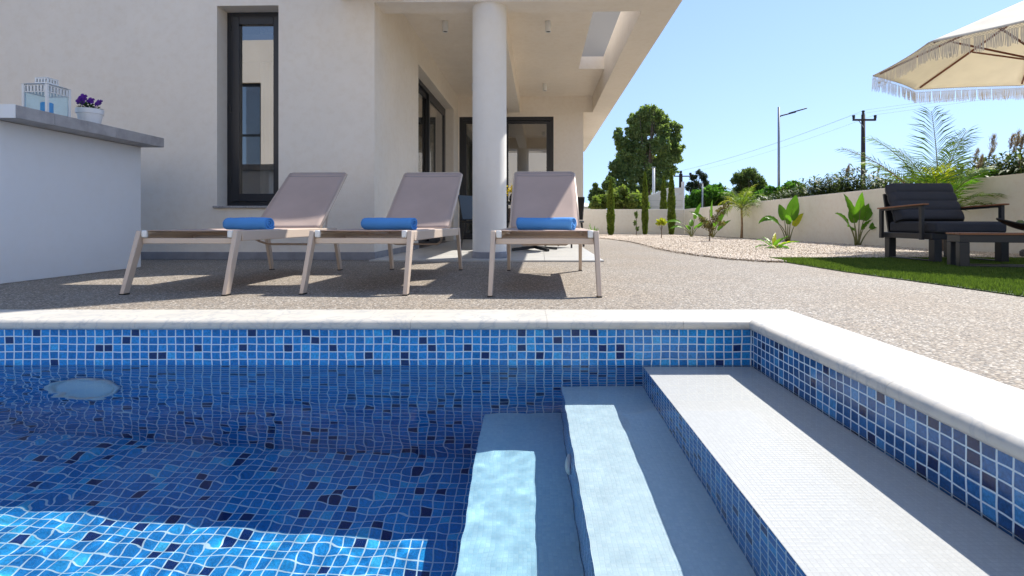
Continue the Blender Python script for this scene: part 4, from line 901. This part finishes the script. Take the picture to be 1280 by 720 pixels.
for k_, (pts_, sd_) in enumerate((([(858,256,7),(868,254,8),(880,256,8),(890,254,8)], 31), ([(902,254,8),(912,250,8),(922,253,9),(932,255,8)], 32), ([(944,250,8),(955,252,8),(966,249,8),(978,252,8),(990,246,8)], 33))):
    tree('shrub', 34, pts_, 7000, 0.2, GREEN['bright' if k_ != 1 else 'olive'], ('low green shrub beyond the wall directly under the pine', 'low dark shrub beyond the wall left of the feathery tree', 'low green shrub beyond the wall right of the feathery tree')[k_], ((pts_[1][0]-659)*34/677, 0.06), 1.0, 'shrub', sub=4, seed=sd_)
def reeds(name, Yd, x0, x1, ytop, n, label, plumes, seed, spread=1.5, leaf=0.5):
    g = np.random.default_rng(seed); k = Yd/677; X0, X1 = (x0-659)*k, (x1-659)*k; xc = (X0+X1)/2
    e = empty(name, (xc, Yd, -0.05), 0, label, 'reeds', 'reed clumps beyond the garden wall')
    zt = EYE+(276-ytop)*k+0.05; Q = []
    bx = g.uniform(X0-xc, X1-xc, n); by = g.uniform(-spread/2, spread/2, n); hz = zt*(0.62+0.30*g.uniform(0, 1, n)+0.08*np.sin(bx*5))
    for i in range(n):
        lean = g.normal(0, 0.08, 2)*hz[i]; p0 = np.array([bx[i], by[i], 0]); p1 = p0+np.array([lean[0], lean[1], hz[i]])
        t = np.array([1, 0, 0])*0.006; Q.append([p0-t, p0+t, p1+t*.4, p1-t*.4])
        for j in range(17):
            f = g.uniform(0.25, 1.0); c = p0+(p1-p0)*f; a = g.uniform(0, 6.28); l = leaf*g.uniform(0.5, 1)*0.75; up_ = g.uniform(-.1, .9)
            d = np.array([math.cos(a), math.sin(a), up_]); d /= np.linalg.norm(d); m_ = c+d*l*.5; en = m_+(d+np.array([0, 0, -0.6]))*l*.5
            s_ = np.cross(d, [0, 0, 1]); s_ /= np.linalg.norm(s_)+1e-9; s_ = s_*0.028
            Q.append([c-s_*.3, c+s_*.3, m_+s_, m_-s_]); Q.append([m_-s_, m_+s_, en+s_*.05, en-s_*.05])
    quad_cloud('foliage', np.array(Q), GREEN['reed'], e)
    for (px_, py_, ln) in plumes:
        c = np.array([(px_-659)*k-xc, g.uniform(-.3, .1), EYE+(276-py_)*k+0.05]); ln = ln*k; tlt = g.normal(0.25, 0.12)
        n2 = 260; t = g.uniform(0, 1, n2); rad = ln*0.16*np.sin(math.pi*np.clip(t*0.9+0.06, 0, 1))**0.8
        ax = np.array([math.sin(tlt), 0, math.cos(tlt)]); ctr = c-ax*ln*(1-t)[:, None]+np.stack([g.normal(0, 1, n2)*rad*.5, g.normal(0, 1, n2)*rad*.5, np.zeros(n2)], -1)
        d = ax+g.normal(0, .35, (n2, 3)); s_ = np.cross(d, g.normal(0, 1, (n2, 3))); s_ /= np.linalg.norm(s_, axis=1)[:, None]; s_ *= 0.004
        Qp = np.stack([ctr-s_, ctr+s_, ctr+d*ln*.16+s_*.4, ctr+d*ln*.16-s_*.4], 1)
        po_ = quad_cloud('plume', Qp, GREEN['plume'], e)
        b = c-ax*ln; s2 = np.array([0.005, 0, 0]); z0 = np.array([b[0]-.2, b[1], 0.3]); quad_cloud('stalk', np.array([[z0-s2, z0+s2, b+s2, b-s2]]), GREEN['reed'], po_)
reeds('reed_clump', 18, 945, 995, 236, 150, 'low reeds beyond the wall at the foot of the street lamp', [], 20)
reeds('reed_clump', 17, 990, 1030, 218, 170, 'green reeds beyond the wall right of the street lamp', [], 21)
reeds('reed_clump', 16.5, 1025, 1075, 208, 230, 'tall green reeds beyond the wall left of the timber utility pole', [(1056, 212, 10)], 22)
reeds('reed_clump', 15.5, 1072, 1135, 212, 280, 'green reeds beyond the wall behind the utility pole and the armchair', [(1062, 206, 10), (1096, 208, 9)], 23)
reeds('reed_clump', 13.5, 1130, 1215, 214, 300, 'low reeds beyond the wall behind the large feathery palm', [], 24)
reeds('reed_clump', 11.5, 1205, 1250, 190, 200, 'brown plumed reeds beyond the wall right of the large palm', [(1238, 171, 22), (1226, 186, 16), (1216, 198, 16), (1233, 194, 20), (1243, 186, 12)], 25)
reeds('reed_clump', 11.0, 1246, 1330, 178, 340, 'tall plumed reeds beyond the wall at the right edge', [(1252, 172, 17), (1258, 173, 13), (1264, 175, 15), (1267, 171, 13), (1274, 166, 26), (1279, 172, 18), (1262, 200, 12), (1254, 214, 12), (1286, 168, 20), (1295, 172, 18)], 26)

# cypresses
def cypress(x, y, h, r, seed, label, z0=0.0):
    e = empty('cypress', (x, y, z0), 0, label, 'cypress', 'slim columnar cypresses by the far wall')
    g = np.random.default_rng(seed); n = 5200; t = g.uniform(0, 1, n)**0.9; prof = np.where(t < 0.12, 0.55+t/0.12*0.45, np.clip(1.02-((t-0.35)/0.66)**2.0, 0.04, 1)*1.0)
    prof = np.where(t < .35, np.minimum(prof, 1), prof)
    a = g.uniform(0, 6.28, n); rr = r*prof*(0.55+0.5*g.uniform(0, 1, n)**.7)*(1+0.12*np.sin(t*23+seed+a*2))
    c = np.stack([rr*np.cos(a), rr*np.sin(a), 0.04+t*h*0.97], -1)
    d = np.stack([np.cos(a)*.35, np.sin(a)*.35, np.ones(n)], -1)+g.normal(0, .22, (n, 3)); d /= np.linalg.norm(d, axis=1)[:, None]
    s_ = np.cross(d, g.normal(0, 1, (n, 3))); s_ /= np.linalg.norm(s_, axis=1)[:, None]; l = 0.07*g.uniform(.6, 1.2, n)[:, None]
    quad_cloud('crown', np.stack([c-d*l*.4, c+s_*.011, c+d*l*.6, c-s_*.011], 1), GREEN['cyp'], e)
    MB().tube([(0, 0, 0), (0, 0, h*.8)], [0.02, 0.006], 8).build('trunk', M['bark'], e)
cypress(2.19, 14.2, 1.49, 0.095, 1, 'slim cypress nearest the house, alone in front of the far wall')
cypress(3.21, 14.75, 1.72, 0.082, 2, 'slim pointed cypress in the middle of the far wall')
cypress(3.93, 14.75, 1.80, 0.098, 3, 'tallest slim cypress in front of the wall corner')
cypress(4.28, 17.0, 1.85, 0.105, 4, 'rounder slim cypress standing beyond the far wall', -0.05)

# broad leaved plants
def leaf_strip(mb, base, az, stalk, lean, ln, wd, curve, fold=0.25, tip=0.1, n=12, roll=0.0):
    """stalk then a paddle leaf: path bends outward"""
    h = Vector((math.cos(az), math.sin(az), 0)); side0 = Vector((-math.sin(az), math.cos(az), 0))
    p = Vector(base); ang = lean; pts = [p.copy()]
    for i in range(5): d = h*math.sin(ang)+Vector((0, 0, 1))*math.cos(ang); p = p+d*stalk/5; pts.append(p.copy()); ang += curve*0.12
    sp = pts[:]; V_ = []; 
    for i in range(n+1):
        t = i/n; d = h*math.sin(ang)+Vector((0, 0, 1))*math.cos(ang); up_ = d.cross(side0).normalized()*-1
        wv = wd*math.sin(math.pi*min(1, (t*0.93+0.07))**0.75)**0.8*(1-tip*t)
        sd = (side0*math.cos(roll)+up_*math.sin(roll)); nm = d.cross(sd)
        for q in (-1, -.5, 0, .5, 1): V_.append(p+sd*wv*q*.5+nm*(abs(q)*wv*fold*-.5)*-1+nm*0.006*math.sin(i*2.3+q*3))
        p = p+d*ln/n; ang += curve/n
    F_ = [(i*5+j, (i+1)*5+j, (i+1)*5+j+1, i*5+j+1) for i in range(n) for j in range(4)]
    return sp, V_, F_
def leafy(name, loc, leaves, label, m, cat='plant', stalk_r=0.012, group=None):
    e = empty(name, loc, 0, label, cat, group)
    for k, L_ in enumerate(leaves):
        sp, V_, F_ = leaf_strip(MB(), *L_)
        mm = m[k % len(m)] if isinstance(m, (list, tuple)) else m
        lo = MB().add(V_, F_).build('leaf', mm, e, smooth=True)
        rr = [stalk_r*(1-.5*i/(len(sp)-1)) for i in range(len(sp))]
        MB().tube(sp+[Vector(V_[5*i+2]) for i in (2, 5, 8)], rr+[stalk_r*.4, stalk_r*.3, stalk_r*.15], 7).build('stalk', GREEN['stem'], lo, smooth=True)
    return e
def RL(seed, n, st_=(0.2, 0.35), ln=(0.25, 0.35), wd=(0.09, 0.13), lean=(0.1, 0.5), cv=(0.3, 0.9), azs=None, roll=0.6):
    g = random.Random(seed); out = []
    for i in range(n):
        az = azs[i] if azs else g.uniform(0, 6.28)
        out.append(((math.cos(az)*.02, math.sin(az)*.02, 0), az, g.uniform(*st_), g.uniform(*lean), g.uniform(*ln), g.uniform(*wd), g.uniform(*cv), 0.25, 0.1, 12, g.uniform(-roll, roll)))
    return out
# banana-like plant left of the armchair
leafy('bird_of_paradise', (5.12, 8.40, 0.012), [
    ((0,0,0), 2.7, 0.42, 0.06, 0.42, 0.13, 0.25, 0.3, 0.1, 12, 0.9), ((.02,0,0), -1.5, 0.40, 0.0, 0.44, 0.15, 0.15, 0.25, 0.1, 12, 0.3), ((0.03,.01,0), 0.2, 0.40, 0.10, 0.36, 0.17, 0.45, 0.25, 0.1, 12, -0.9),
    ((-.02,0,0), 3.3, 0.36, 0.20, 0.30, 0.13, 0.7, 0.3, 0.1, 12, 0.8), ((.04,0,0), -0.2, 0.30, 0.35, 0.34, 0.12, 0.7, 0.3, 0.1, 12, -0.8), ((-.02,.02,0), 3.9, 0.28, 0.28, 0.26, 0.11, 1.0, 0.3, 0.1, 12, 0.7),
    ((0,.03,0), 1.4, 0.36, 0.1, 0.30, 0.14, 0.4, 0.25, 0.1, 12, 0.3), ((0.01,-.02,0), -1.2, 0.26, 0.12, 0.22, 0.10, 0.6, 0.3, 0.1, 12, 0.1)],
    'upright broad leaved plant against the wall left of the armchair', GREEN['banana'])
leafy('bird_of_paradise', (4.80, 10.0, 0.012), [
    ((0,0,0), 2.8, 0.46, 0.10, 0.32, 0.12, 1.6, 0.3, 0.1, 12, 0.9), ((.03,0,0), 0.3, 0.40, 0.06, 0.50, 0.24, 0.2, 0.15, 0.1, 12, -1.1), ((-.03,0,0), 3.2, 0.36, 0.18, 0.32, 0.13, 0.9, 0.3, 0.1, 12, 0.8),
    ((.04,0,0), 0.0, 0.30, 0.20, 0.30, 0.13, 0.4, 0.3, 0.1, 12, -0.9), ((0,.02,0), 1.7, 0.40, 0.08, 0.36, 0.16, 0.4, 0.25, 0.1, 12, 0.5), ((0,-.02,0), -2.0, 0.34, 0.1, 0.30, 0.13, 0.8, 0.3, 0.1, 12, 0.5)],
    'broad leaved plant with one large rounded bright leaf by the wall', [GREEN['banana'], GREEN['banana'], GREEN['banana'], GREEN['yell']])
leafy('bird_of_paradise', (3.93, 13.0, 0.012), [((0,0,0), 3.0, 0.42, 0.30, 0.44, 0.11, 1.3, 0.3, 0.1, 12, 0.6), ((0,0,0), 3.3, 0.30, 0.5, 0.36, 0.10, 1.1, 0.3, 0.1, 12, 0.5), ((0.02,0,0), 0.2, 0.44, 0.10, 0.44, 0.11, 0.3, 0.3, 0.1, 12, -0.9),
    ((0.02,0,0), -0.2, 0.26, 0.4, 0.34, 0.12, 0.6, 0.3, 0.1, 12, -0.8), ((0,0.02,0), 1.2, 0.28, 0.3, 0.3, 0.11, 0.6, 0.3, 0.1, 12, 0), ((0,-0.02,0), -1.0, 0.22, 0.3, 0.28, 0.11, 0.8, 0.3, 0.1, 12, 0), ((0,-0.02,0), -2.3, 0.2, 0.3, 0.26, 0.10, 0.8, 0.3, 0.1, 12, 0)],
    'arching broad leaved plant near the wall corner beside the tallest cypress', GREEN['banana'])
leafy('bird_of_paradise', (4.20, 12.3, 0.012), [((0,0,0), 2.9, 0.42, 0.25, 0.40, 0.11, 0.7, 0.3, 0.1, 12, 0.8), ((0,0,0), 1.2, 0.46, 0.05, 0.44, 0.17, 0.2, 0.3, 0.1, 12, 1.2), ((0.02,0,0), 0.1, 0.34, 0.25, 0.42, 0.12, 0.3, 0.3, 0.1, 12, -0.9),
    ((0.02,0,0), -0.3, 0.2, 0.45, 0.36, 0.12, 0.4, 0.3, 0.1, 12, -0.8), ((0,-0.02,0), -1.6, 0.26, 0.2, 0.3, 0.11, 0.8, 0.3, 0.1, 12, 0)],
    'broad leaved plant behind the thin bronze shrub', GREEN['banana'])
leafy('spider_plant', (3.43, 7.55, 0.012), RL(5, 16, (0.02, 0.08), (0.20, 0.34), (0.040, 0.065), (0.15, 0.9), (0.5, 1.5), [i*0.42+0.2 for i in range(16)], 0.25),
      'low rosette of arching green and yellow leaves on the gravel', [GREEN['banana'], GREEN['banana'], GREEN['yell'], GREEN['banana']], stalk_r=0.006)
leafy('agave', (1.76, 14.4, 0.012), RL(6, 9, (0.01, 0.03), (0.20, 0.34), (0.03, 0.045), (0.1, 0.7), (0.0, 0.5), None, 0.1), 'small spiky agave by the far wall beside the house', GREEN['banana'], stalk_r=0.005)

def twiggy(name, loc, h, lobes, n, size, m, label, cat='shrub'):
    e = empty(name, loc, 0, label, cat)
    quad_cloud('crown', foliage_pts(lobes, n, size, 0.5, shell=0.2, seed=int(h*100)), m, e)
    tk = MB(); tk.tube([(0, 0, 0), (0.01, 0, h*.5), (0, 0, h)], [0.012, 0.008, 0.004], 7)
    for l in lobes: tk.tube([(0.005, 0, min(l[2]*.5, h*.5)), (l[0]*.7, l[1]*.7, l[2]*.9), (l[0], l[1], l[2])], [0.006, 0.004, 0.002], 5)
    tk.build('trunk', M['bark'], e)
twiggy('shrub', (3.40, 10.1, 0.012), 0.6, [(-0.06,0,.33,.10,.1,.10), (0.02,0.02,.26,.09,.1,.08), (0.10,-.03,.42,.09,.08,.09), (0.20,0,.56,.10,.08,.08), (0.30,.02,.66,.08,.08,.06), (0.22,0,.34,.08,.08,.06), (-.14,0,.42,.07,.06,.06), (0.02,0,.14,.04,.04,.06)],
       900, 0.045, GREEN['bronze'], 'thin bronze leaved shrub standing forward on the gravel')
twiggy('young_tree', (2.92, 11.8, 0.012), 0.42, [(0,0,.38,.10,.08,.07), (-.06,.0,.33,.06,.06,.05), (.06,0,.34,.06,.06,.05)], 380, 0.05, GREEN['yell'], 'tiny yellow leaved sapling on the gravel in front of cypresses')
twiggy('young_tree', (2.88, 14.3, 0.012), 0.6, [(0,0,.55,.05,.05,.10), (-.03,.0,.33,.05,.05,.08), (.03,0,.18,.05,.05,.06)], 260, 0.06, GREEN['olive'], 'thin green sapling between the two left cypresses')

# palms
def frond(az, lean, ln, curve, width, nl, m_leaf, parent, base=(0, 0, 0), droop=0.5, lw=0.010, seed=0, mid=None):
    g = random.Random(seed); h = Vector((math.cos(az), math.sin(az), 0)); side = Vector((-math.sin(az), math.cos(az), 0)); p = Vector(base); ang = lean; P_ = [p.copy()]; D_ = []
    n = 22
    for i in range(n): d = h*math.sin(ang)+Vector((0, 0, 1))*math.cos(ang); D_.append(d); p = p+d*ln/n; P_.append(p.copy()); ang += curve/n*(0.5+i/n)
    D_.append(D_[-1]); Q = []
    for k in range(nl):
        t = 0.18+0.82*k/nl; f = t*n; i = min(n-1, int(f)); c = P_[i]+(P_[i+1]-P_[i])*(f-i); d = D_[i]
        l = width*math.sin(math.pi*min(1, 0.12+t*0.80))**0.7*g.uniform(0.85, 1.1)
        for s in (-1, 1):
            dr_ = (side*s*0.85+d*(0.55+0.5*t)+Vector((0, 0, g.uniform(-.12, .28)))).normalized(); m1 = c+dr_*l*.5; dr2 = (dr_+Vector((0, 0, -droop*g.uniform(.5, 1.3)))).normalized(); m2 = m1+dr2*l*.5
            ww = d*lw*.5; Q += [[c-ww*.5, c+ww*.5, m1+ww, m1-ww], [m1-ww, m1+ww, m2+ww*.1, m2-ww*.1]]
    o = quad_cloud('frond', np.array([[list(v) for v in q] for q in Q]), m_leaf, parent)
    MB().tube(P_[::3]+[P_[-1]], [0.010*(1-.8*i/len(P_[::3])) for i in range(len(P_[::3])+1)], 6).build('stalk', mid or GREEN['stem'], o, smooth=True)
bp = empty('palm', (5.14, 6.75, 0.012), 0, 'large feathery young palm with arching fronds behind the armchair', 'palm')
B = (0, 0, 0.36)
for k, (az, lean, ln, cv, wd, ml) in enumerate([(1.4, 0.03, 1.45, 0.25, 0.42, 'palm'), (3.10, 0.62, 1.55, 0.75, 0.30, 'olive'), (2.9, 0.30, 1.35, 0.8, 0.34, 'palm'), (0.3, 0.12, 1.30, 0.7, 0.34, 'palm'), (2.7, 0.45, 1.15, 0.9, 0.36, 'palm'), (3.6, 0.35, 0.95, 0.9, 0.34, 'palm'),
        (0.1, 0.30, 0.95, 1.1, 0.34, 'palm'), (-0.5, 0.45, 0.80, 1.9, 0.30, 'palm'), (-1.2, 0.25, 0.85, 1.2, 0.30, 'banana'), (0.5, 0.18, 1.15, 0.5, 0.32, 'olive'), (-2.3, 0.3, 0.8, 1.2, 0.30, 'banana'), (5.9, 0.6, 0.75, 2.1, 0.26, 'palm'), (2.0, 0.2, 1.1, 0.7, 0.36, 'palm'), (-1.7, 0.05, 0.72, 0.3, 0.22, 'yell'), (-2.9, 0.10, 0.70, 0.4, 0.22, 'yell')]):
    frond(az, lean, ln, cv, wd, 42, GREEN[ml], bp, B, 0.5, 0.013, k+1, GREEN['dry'] if ml == 'olive' else None)
MB().tube([(0, 0, 0), (0, 0, 0.42)], [0.07, 0.05], 12).build('trunk', M['bark'], bp, smooth=True)
sp_ = empty('palm', (4.67, 11.8, 0.012), 0, 'slim young palm with thin bare trunk against the wall', 'palm')
MB().tube([(0, 0, 0), (0.01, 0, 0.3), (0, 0, 0.66)], [0.030, 0.022, 0.024], 10).build('trunk', mat('fibrous_palm_trunk', (0.30, 0.20, 0.12), 0.9, var=0.3, vscale=30), sp_, smooth=True)
for k in range(17):
    a = k*2.4; frond(a, 0.15+0.055*k, 0.62-0.008*k, 0.9+0.11*k, 0.24, 20, GREEN['palm' if k % 3 else 'yell'], sp_, (0, 0, 0.64), 0.5, 0.013, 50+k)

# street lamp, utility poles, posts, wires
k22 = 24/677
sl = empty('street_lamp', ((973.5-659)*k22, 24, -0.05), 0, 'tall grey street lamp with one angled arm beyond the wall', 'street lamp')
MB().tube([(0, 0, 0), (0, 0, 5.49)], [0.060, 0.048], 14).build('pole', M['galv'], sl, smooth=True)
MB().tube([(0, 0, 5.05), (0.12, 0, 5.11), (0.75, 0, 5.27)], [0.035, 0.03, 0.028], 8).build('arm', M['pole_dark'], sl, smooth=True)
MB().beam((0.45, 0, 5.215), (1.22, 0, 5.435), 0.16, 0.05).build('lamp_head', M['char_metal'], sl, bevel=0.015)
k30 = 28/677
up_ = empty('utility_pole', ((1079-659)*k30, 28, -0.05), 0, 'dark timber utility pole with crossarm and insulators', 'utility pole')
MB().tube([(0, 0, 0), (0, 0, 5.95)], [0.125, 0.09], 12).build('pole', M['pole_dark'], up_, smooth=True)
MB().box(-0.60, -0.16, 5.60, 0.58, -0.06, 5.69).build('crossarm', M['pole_dark'], up_, bevel=0.005)
MB().beam((-0.30, -0.10, 5.62), (-0.02, -0.10, 5.25), 0.03, 0.03).build('brace', M['galv'], up_)
for x, z in ((-0.56, 5.69), (0.0, 5.95), (0.55, 5.69)):
    MB().lathe([(0.03, z), (0.08, z+0.05), (0.05, z+0.10), (0.08, z+0.14), (0.06, z+0.2), (0, z+0.22)], 12, (0, -0.11 if x else 0, 0)).build('insulator', M['char_metal'], up_, loc=(x, 0, 0))
MB().box(-0.05, -0.19, 1.62, 0.06, -0.165, 1.78).build('notice_plate', M['white_plastic'], up_)
k70 = 46/677
u2 = empty('utility_pole', ((851-659)*k70, 46, -0.05), 0, 'distant utility pole with crossarm right of the large tree', 'utility pole')
MB().tube([(0, 0, 0), (0, 0, 4.45)], [0.2, 0.15], 10).build('pole', M['pole_dark'], u2); MB().box(-0.65, -0.2, 4.18, 0.82, -0.1, 4.27).build('crossarm', M['pole_dark'], u2)
for x, z in ((-0.6, 4.27), (0.0, 4.45), (0.77, 4.27)): MB().lathe([(0.05, z), (0.12, z+0.1), (0.1, z+0.24), (0, z+0.26)], 10, (0, -0.15 if x else 0, 0)).build('insulator', M['char_metal'], u2, loc=(x, 0, 0))
Aw = Vector(((1079-659)*k30, 28, 0)); Bw = Vector(((851-659)*k70, 46, 0))
for i, (x1, z1, x2, z2) in enumerate(((-0.56, 5.86, -0.6, 4.5), (0, 6.1, 0, 4.65), (0.55, 5.86, 0.77, 4.5))):
    a = Aw+Vector((x1, -.1, z1)); b = Bw+Vector((x2, -.1, z2)); c_ = Vector((40+i*1.2, 12, 9.2)); path = []
    for s in range(15): t = s/14; p = c_+(a-c_)*t; p = p-Vector((0, 0, 0.9*4*t*(1-t)*.5)); path.append(p)
    for s in range(1, 15): t = s/14; p = a+(b-a)*t; p = p-Vector((0, 0, 0.5*4*t*(1-t)*.5)); path.append(p)
    o = MB().tube(path, 0.0045, 5).build('power_cable', M['wire'], None); tag(o, 'thin overhead power cable strung between the poles, '+['leftmost strand', 'middle strand', 'rightmost strand'][i], 'cable', 'overhead cables between the poles')
for x, y0_, Yd, wd, lb in ((817, 209, 22, 0.07, 'pale plastic pipe post beyond the wall in front of the large tree'), (878, 229, 20, 0.035, 'thin grey post with flat foot on top of the long wall')):
    kk = Yd/677; o = empty('post', ((x-659)*kk, Yd, -0.05), 0, lb, 'post'); zt = EYE+(276-y0_)*kk+.05
    MB().tube([(0, 0, 0), (0, 0, zt)], wd*.8, 10).build('shaft', M['white_plastic'] if x == 817 else M['galv'], o, smooth=True)
    MB().tube([(0, 0, zt-0.04), (0, 0, zt+.01)], wd*1.1, 10).build('cap', M['galv'], o)
# pale louvred wall with a sloping top, beyond the far wall
ks = 19.5/677
sw = empty('panelled_wall', ((832-659)*ks, 19.5, -0.05), 0, 'tall pale fence of horizontal boards with sloping top beyond the wall', 'fence')
x0, x1 = (800-836)*ks, (853-832)*ks
for i in range(6):
    z0 = 0.25+i*0.235; z1 = z0+0.225
    f = lambda x: EYE+(276-(228+(853-(x/ks+832))*0.40))*ks+.05
    mb = MB(); pts_ = []
    za0, za1 = min(z1, f(x0)), min(z1, f(x1)); 
    if z0 >= f(x1): continue
    xs = x0
    if z0 > f(x0): xs = x0+(z0-f(x0))/(f(x1)-f(x0))*(x1-x0)
    zl = max(z0+0.001, min(z1, f(xs)))
    if z1 > f(xs) and z1 < f(x1): xm = x0+(z1-f(x0))/(f(x1)-f(x0))*(x1-x0); pts_ = [(xs, z0), (x1, z0), (x1, z1), (xm, z1), (xs, zl)]
    else: pts_ = [(xs, z0), (x1, z0), (x1, min(z1, f(x1))), (xs, zl)]
    n = len(pts_); mb.add([(x, 0, z) for x, z in pts_]+[(x, .09+.03*(i % 2), z) for x, z in pts_], [tuple(range(n)), tuple(range(2*n-1, n-1, -1))]+[(i_, n+i_, n+(i_+1) % n, (i_+1) % n) for i_ in range(n)])
    mb.build('board', mat('pale_board', (0.70, 0.68, 0.63), 0.8, var=0.1, vscale=3) if i == 0 else bpy.data.materials['pale_board'], sw)
MB().box(x1+0.001, -0.02, 0, x1+0.07, 0.14, f(x1)+.03).build('post', M['counter_white'], sw)
mq = MB().box(x0+.1, 0.121, 0.0, x1-.01, 0.14, f(x0+.1)); mq.build('backing', M['galv'], sw)
# white tent roof far left beyond the wall
wt = empty('white_building', (3.0, 27, -0.05), 0, 'white low roof just visible beside the house corner beyond wall', 'building')
MB().box(-0.9, 0, 0, 0.35, 3, 1.15).build('wall', M['counter_white'], wt)
MB().add([(-1.2,-.2,1.16),(0.45,-.2,1.16),(0.45,3.2,1.16),(-1.2,3.2,1.16),(-0.6,1.5,1.6)], [(0,1,2,3),(0,1,4),(1,2,4),(2,3,4),(3,0,4)]).build('roof', M['counter_white'], wt)

# neighbouring house behind the viewpoint: mirrored in the window glass, widened for bounce fill
nb = empty('neighbour_house', (-9.5, -8.5, 0), 0, 'pale neighbouring house mirrored in the tall window glass', 'house')
a = MB(); 
for (x0, x1, z0, z1) in ((-6, -2.2, -0.05, 7), (-1.2, 17.5, -0.05, 7), (-2.2, -1.2, -0.05, 1.6), (-2.2, -1.2, 5.6, 7)): a.box(x0, -0.3, z0, x1, 0, z1)
a.box(-6, -6, -0.05, -5.7, -0.3, 7); a.box(17.2, -6, -0.05, 17.5, -0.3, 7); a.box(-6, -6, 7.0, 17.5, 0, 7.2)
a.build('wall', M['stucco'], nb)
nw = MB(); nw.box(-2.2, -0.2, 1.6, -2.1, -0.12, 5.6); nw.box(-1.3, -0.2, 1.6, -1.2, -0.12, 5.6); nw.box(-2.1, -0.2, 1.6, -1.3, -0.12, 1.7); nw.box(-2.1, -0.2, 5.5, -1.3, -0.12, 5.6); nw.box(-2.1, -0.2, 3.6, -1.3, -0.12, 3.68)
nwo = nw.build('window', M['anthracite'], nb); MB().box(-2.1, -0.17, 1.7, -1.3, -0.165, 5.5).build('pane', M['pane'], nwo); MB().box(-2.2, -0.8, 1.0, -1.2, -0.75, 6).build('curtain', M['curtain'], nb)
